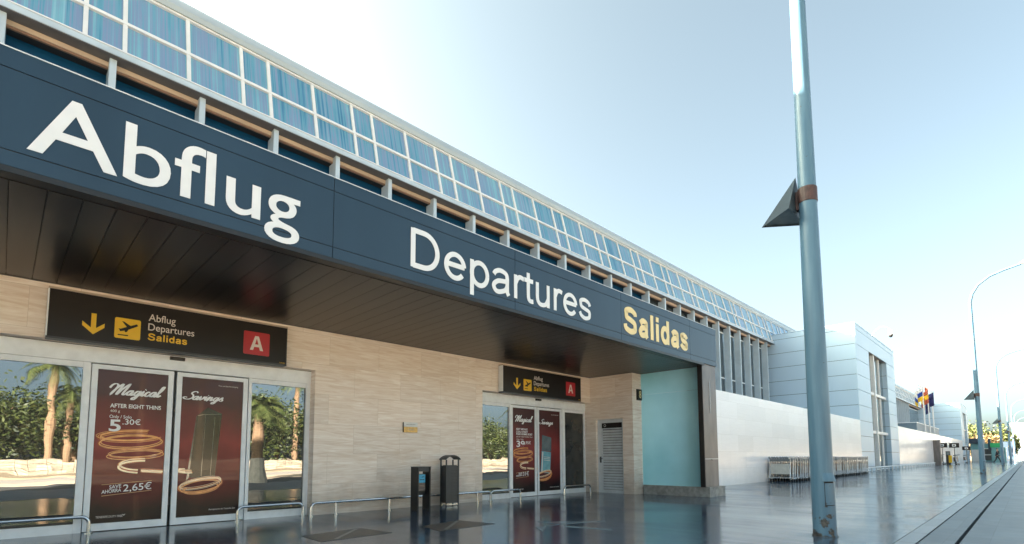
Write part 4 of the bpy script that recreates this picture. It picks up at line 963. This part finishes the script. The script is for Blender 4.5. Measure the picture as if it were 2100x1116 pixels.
one('green_sign', lambda b: b.box(127.8, 128.4, 3.15, 4.9, 2.56, 3.35, 'green'), t)
one('counter_opening', lambda b: (b.box(127.95, 127.99, 3.1, 3.6, 1.4, 1.9, 'black'), b.box(127.95, 127.99, 3.75, 4.1, 1.4, 1.9, 'black')), t)
one('chimney_box', lambda b: b.box(128.5, 129.2, 4.8, 5.2, 2.0, 4.2, 'kiosk_dark'), t)
for i, (x, y, h, lab) in enumerate(((150, 3.55, 4.0, 'dark upright advertising stand beside the third lamp post'), (158, 2.55, 4.2, 'narrower dark advertising stand behind the fourth lamp post'))):
    t = thing('advertising_stand', (x, y, 0), lab, 'stand', 'dark advertising stands')
    one('panel', lambda b: b.box(x, x+.4, y-.55, y+.55, .3, h, 'kiosk_dark'), t); one('foot', lambda b: b.box(x-.1, x+.5, y-.6, y+.6, 0, .299, 'charcoal'), t)
# plant housing on the low roof
t = thing('plant_housing', (80, 8.6, 3.62), 'blue grey flat plant housing on the low roof behind the flagpoles', 'housing')
one('casing', lambda b: b.box(72, 92, 8.6, 10.6, 3.62, 4.75, 'block'), t); one('lid', lambda b: b.box(71.9, 92.1, 8.55, 10.65, 4.751, 4.82, 'alu'), t)
# flags
def flag(x, y, h, cols, seed, label):
    t = thing('flagpole', (x, y, 3.62), label, 'flag', 'flags on the low roof')
    one('pole', lambda b: b.tube([(x, y, 3.62), (x, y, h)], [.08, .05], 'white_metal', 8), t)
    rnd = random.Random(seed); b = MB(); n = 14; L_ = 1.8; H_ = 1.8
    for j, m in enumerate(cols):
        j0, j1 = j/len(cols), (j+1)/len(cols)
        rows = []
        for v in (j0, (j0+j1)/2, j1):
            row = []
            for i in range(n+1):
                u = i/n; sag = 1.7*u**1.2
                row.append((x-.15-L_*.55*u, y+.25*math.sin(u*9+seed)+.5*u, h-.1-H_*v*(1-.25*u)-sag))
            rows.append(row)
        for a, c in zip(rows[:-1], rows[1:]):
            for i in range(n): b.quad(a[i], a[i+1], c[i+1], c[i], m)
    f_ = b.build('cloth', t, smooth=True); sd = f_.modifiers.new('thickness', 'SOLIDIFY'); sd.thickness = .02
flag(77.1, 8.45, 9.9, ['flag_white', 'flag_blue', 'flag_yellow'], 1, 'flagpole with the white blue and yellow flag, leftmost of three')
flag(81.4, 8.45, 9.75, ['flag_red', 'flag_yellow', 'flag_red'], 2, 'flagpole with the red and yellow flag, middle of three')
flag(85.4, 8.45, 9.5, ['flag_navy'], 4, 'flagpole with the navy flag, rightmost of three')
# camera on the tower roof
t = thing('security_camera', (48, 8.4, 10.1), 'white dome camera on a curved arm above the near stair tower', 'camera')
one('arm', lambda b: b.tube([(48, 8.4, 10.1), (49, 8.4, 10.6), (50.5, 8.35, 11.3), (52.5, 8.3, 12.0), (54.5, 8.25, 12.4), (56.2, 8.2, 12.5), (56.6, 8.2, 12.42)], .05, 'white_metal', 8), t)
one('housing', lambda b: lathe(b, [(.02, 12.5), (.15, 12.46), (.19, 12.35), (.19, 12.05)], 56.7, 8.2, 'white_metal', 14), t)
one('dome', lambda b: lathe(b, [(.18, 12.049), (.16, 11.9), (.1, 11.81), (.01, 11.78)], 56.7, 8.2, 'black', 14), t)

# ------------------------------------------------------------------ walking person
def skinned(name, chains, m, parent, sub=2):
    """chains: lists of (x, y, z, r); equal points are shared"""
    vs = []; rs = []; es = []; idx = {}
    def V(p):
        k = tuple(round(c, 4) for c in p[:3])
        if k not in idx: idx[k] = len(vs); vs.append(p[:3]); rs.append(p[3])
        return idx[k]
    for ch in chains:
        for a, b in zip(ch[:-1], ch[1:]): es.append((V(a), V(b)))
    me = bpy.data.meshes.new(name); me.from_pydata(vs, es, []); o = bpy.data.objects.new(name, me); COL.objects.link(o)
    sm = o.modifiers.new('skin', 'SKIN')
    for i, r in enumerate(rs): me.skin_vertices[0].data[i].radius = (r, r)
    me.skin_vertices[0].data[0].use_root = True
    sb = o.modifiers.new('sub', 'SUBSURF'); sb.levels = sub; sb.render_levels = sub
    dg = bpy.context.evaluated_depsgraph_get(); dg.update()
    me2 = bpy.data.meshes.new_from_object(o.evaluated_get(dg)); bpy.data.objects.remove(o)
    me2.name = name; me2.materials.clear(); me2.materials.append(M[m]); me2.polygons.foreach_set('use_smooth', [True]*len(me2.polygons))
    o = bpy.data.objects.new(name, me2); COL.objects.link(o); o.parent = parent
    return o
def person(loc, rz, label, scale=1.):
    t = thing('person', loc, label, 'person'); t.rotation_euler.z = rz; t.scale = (scale,)*3
    # local frame: walks towards +x, left is +y; stride with the right leg forward
    hip = (0, 0, .93, .125); ch = (.03, 0, 1.3, .15); nk = (.04, 0, 1.5, .06)
    arms = []; hands = []
    for s, sw in ((1, .22), (-1, -.2)):
        sh = (.03, s*.19, 1.42, .062); elb = (-.02+sw*.5, s*.24, 1.13, .045); wr = (.06+sw*1.1, s*.22, .9, .032)
        arms.append([ch, sh, elb, wr])
        pm = (wr[0]+.015+sw*.1, wr[1], wr[2]-.08, .03); hands.append([wr, pm])
        for q in range(4): hands.append([pm, (pm[0]+.03-.02*q, pm[1]-s*.005, pm[2]-.045, .0095), (pm[0]+.035-.02*q, pm[1]-s*.015, pm[2]-.08+.006*abs(q-1.5), .008)])
        hands.append([pm, (pm[0]+.04, pm[1]-s*.02, pm[2]-.01, .011), (pm[0]+.055, pm[1]-s*.02, pm[2]-.04, .009)])
    legs = []; feet = []
    for s, pts in ((1, [(-.02, .1, .86, .095), (-.08, .1, .5, .068), (-.34, .1, .16, .05)]), (-1, [(.02, -.1, .86, .095), (.2, -.1, .5, .066), (.3, -.1, .1, .05)])):
        legs.append([hip]+pts); a = pts[-1]
        feet.append([(a[0], a[1], a[2]-.02, .045), (a[0]+(.02 if s > 0 else .0), a[1], max(.04, a[2]-.09), .045), (a[0]+.17, a[1], .035 if s > 0 else .06, .036)])
    head = [(.04, 0, 1.45, .055), (.05, 0, 1.55, .055), (.065, 0, 1.66, .088), (.06, 0, 1.76, .08)]
    body = skinned('body', [[hip, ch, (.04, 0, 1.45, .055)]+head[1:]]+[[(.065, 0, 1.66, .088), (.16, 0, 1.63, .018)], [(.065, 0, 1.66, .088), (.065, .095, 1.65, .016)], [(.065, 0, 1.66, .088), (.065, -.095, 1.65, .016)]]+[[tuple(c*.86 if i == 3 else c for i, c in enumerate(p)) for p in a] for a in arms]+hands+[[tuple(c*.86 if i == 3 else c for i, c in enumerate(p)) for p in a] for a in legs], 'skin', t)
    skinned('jacket', [[(0, 0, .84, .15), (.01, 0, 1.05, .15), (.03, 0, 1.3, .165), (.04, 0, 1.46, .085)]]+[[(.03, 0, 1.3, .165)]+a[1:3]+[(a[3][0], a[3][1], a[3][2], .038)] for a in arms], 'cloth_dark', t)
    skinned('trousers', legs, 'cloth_trousers', t)
    skinned('hair', [[(.02, 0, 1.68, .085), (.03, 0, 1.78, .08), (.08, 0, 1.83, .05)]], 'hair', t)
    for fch in feet: skinned('shoe', [fch], 'rubber', t)
    return t
person((95.2, 3.05, 0), R(-78), 'person in dark jacket and trousers walking on the forecourt between two lamp posts', 1.12)

# ------------------------------------------------------------------ trees
def crown(b, c, rx, rz, n, size, m, rnd):
    cl = [(rnd.gauss(0, .5), rnd.gauss(0, .5), rnd.gauss(0, .42)) for _ in range(max(6, n//110))]
    for i in range(n):
        k = cl[i % len(cl)]; s = .26
        p = Vector((c[0]+rx*max(-1.1, min(1.1, k[0]))+rnd.gauss(0, s)*rx*.8, c[1]+rx*max(-1.1, min(1.1, k[1]))+rnd.gauss(0, s)*rx*.8, c[2]+rz*max(-.9, min(1., k[2]))+rnd.gauss(0, s)*rz))
        a = Vector((rnd.uniform(-1, 1), rnd.uniform(-1, 1), rnd.uniform(-.6, .6))).normalized(); q = a.cross(Vector((rnd.uniform(-1, 1), rnd.uniform(-1, 1), rnd.uniform(-1, 1)))).normalized()
        L_ = size*rnd.uniform(.7, 1.4); W_ = L_*.42
        b.add([p-a*L_*.5, p+q*W_*.5, p+a*L_*.5, p-q*W_*.5], [(0, 1, 2, 3)], m)
def broad_tree(x, y, h, r, n, m, label, group, seed, bark='bark', size=.32):
    rnd = random.Random(seed); t = thing('broadleaf_tree', (x, y, 0), label, 'tree', group)
    def f(b):
        b.tube([(x, y, -.15), (x+.05, y, h*.2), (x+.1, y, h*.42)], [.28, .2, .17], bark, 9)
        for k in range(6):
            a = k*1.05+rnd.random(); b.tube([(x+.1, y, h*.4), (x+.1+r*.3*math.cos(a), y+r*.3*math.sin(a), h*.55), (x+.1+r*.65*math.cos(a), y+r*.65*math.sin(a), h*.75)], [.12, .08, .03], bark, 6)
    one('trunk', f, t)
    b = MB(); crown(b, (x, y, h*.6), r, h*.4, n, size, m, rnd); b.build('crown', t)
    return t
def palm(x, y, h, fr, label, group, seed, nf=26, bark='bark', base=None, lean=(0, 0)):
    rnd = random.Random(seed); t = thing('palm_tree', (x, y, 0), label, 'palm', group)
    tip = (x+lean[0], y+lean[1], h)
    def f(b):
        n = 14; pts = []; rs = []
        for i in range(n+1):
            u = i/n; pts.append((x+lean[0]*u*u, y+lean[1]*u*u, -.15+(h+.15)*u)); rs.append(.3-.1*u+(.12 if i == 0 else 0)+.012*(i % 2))
        b.tube(pts, rs, bark, 12)
        if base: b.tube([(x, y, -.1), (x, y, base*.5), (x, y, base)], [.5, .36, .3], 'bark_white', 12)
    one('trunk', f, t)
    b = MB()
    for k in range(nf):
        a = 2*PI*k/nf+rnd.uniform(-.2, .2); up = rnd.uniform(-.35, 1.25); L_ = fr*rnd.uniform(.8, 1.1); pr = None
        d = Vector((math.cos(a), math.sin(a), 0)); n = 15
        for i in range(n):
            u = i/(n-1); p = Vector(tip)+d*(L_*u*math.cos(up)*(1-.15*u))+Vector((0, 0, L_*(u*math.sin(up)-.75*u*u)))
            if pr is not None:
                tt = (p-pr).normalized(); sd = tt.cross(Vector((0, 0, 1))).normalized(); ll = .62*fr/2.6*(math.sin(PI*min(1, u*.92+.1)))+.1
                for s in (-1, 1):
                    for hh in (0, .5):
                        o = pr.lerp(p, hh); e = o+(sd*s*.75+tt*.55+Vector((0, 0, -.25-.2*rnd.random()))).normalized()*ll
                        b.add([o, o+tt*.07, e], [(0, 1, 2)], 'palm_leaf')
            pr = p
    b.build('fronds', t); return t
PG = 'trees across the road'
dark_l = 'dense dark broadleaf tree across the road, only mirrored in the doors'
for i in range(17):
    broad_tree(-22+5.4*i+random.uniform(-1.5, 1.5), -38.5+3*(i % 2)+random.uniform(-2, 2), random.uniform(5.6, 7.6), 4.4, 8000, 'leaf', dark_l, PG, 100+i, 'bark_white' if i % 3 == 0 else 'bark', .36)
for i, (x, y, h) in enumerate(((2.5, -33, 8.2), (3.6, -34, 6), (-5, -33.5, 8), (12.5, -33, 8.4), (21, -33, 9), (30, -33.4, 8.2), (39, -33, 9.5), (8.4, -34.5, 9), (44, -34, 9.2))):
    palm(x, y, h, 2.6, 'tall palm behind the rubble wall across the road, only mirrored in the doors', 'palms across the road', 200+i)
palm(8.6, -6.6, 3.3, 2.4, 'stout palm with whitewashed foot in the pavement, only mirrored in the doors', 'palms in the pavement', 301, 34, base=1.1)
palm(27, -6.6, 4.6, 2.6, 'stout palm with whitewashed foot in the pavement, only mirrored in the doors', 'palms in the pavement', 302, 34, base=1.1)
t = thing('rubble_wall', (15, -31, 0), 'low rubble stone wall across the road, only mirrored in the doors', 'wall')
def f(b):
    rnd = random.Random(5); x = -60
    while x < 120:
        w_ = rnd.uniform(.5, 1.1); z = -.15
        while z < .75:
            h_ = rnd.uniform(.18, .34); d = rnd.uniform(0, .12); b.box(x+.01, x+w_-.01, -31+d-.2, -30.5, z+.01, z+h_-.01, 'rubble'); z += h_
        x += w_
one('stones', f, t)
G2 = 'sunlit trees at the far end'
for i, (x, y, h, r, m, lab) in enumerate(((165, 9.6, 9.3, 2.6, 'leaf_y', 'yellow green tree left of the second lamp post, highest behind the kiosk'), (172, 7.2, 8.8, 2.4, 'leaf', 'dark green tree straight above the teal kiosk'), (170, 4.4, 8.2, 2.3, 'leaf_y', 'yellow green tree just left of the third lamp post'),
        (160, 6.2, 5.6, 2.6, 'leaf_gold', 'low golden bushy tree beside the kiosk'), (162, 8.2, 5.4, 2.2, 'leaf_gold', 'low golden bushy tree over the kiosk awning'), (168, 2.9, 6.2, 1.5, 'leaf', 'small dark tree right of the third lamp post'))):
    broad_tree(x, y, h, r, 1500, m, lab, G2, 400+i, size=.6)
t = thing('distant_building', (330, -6, 0), 'pale distant building closing the view behind the lamp posts', 'building')
one('walls', lambda b: b.box(300, 340, -14, 4, -.1, 14, 'pale_wall'), t); one('roof', lambda b: b.box(299, 341, -15, 5, 14.01, 14.6, 'roof'), t)
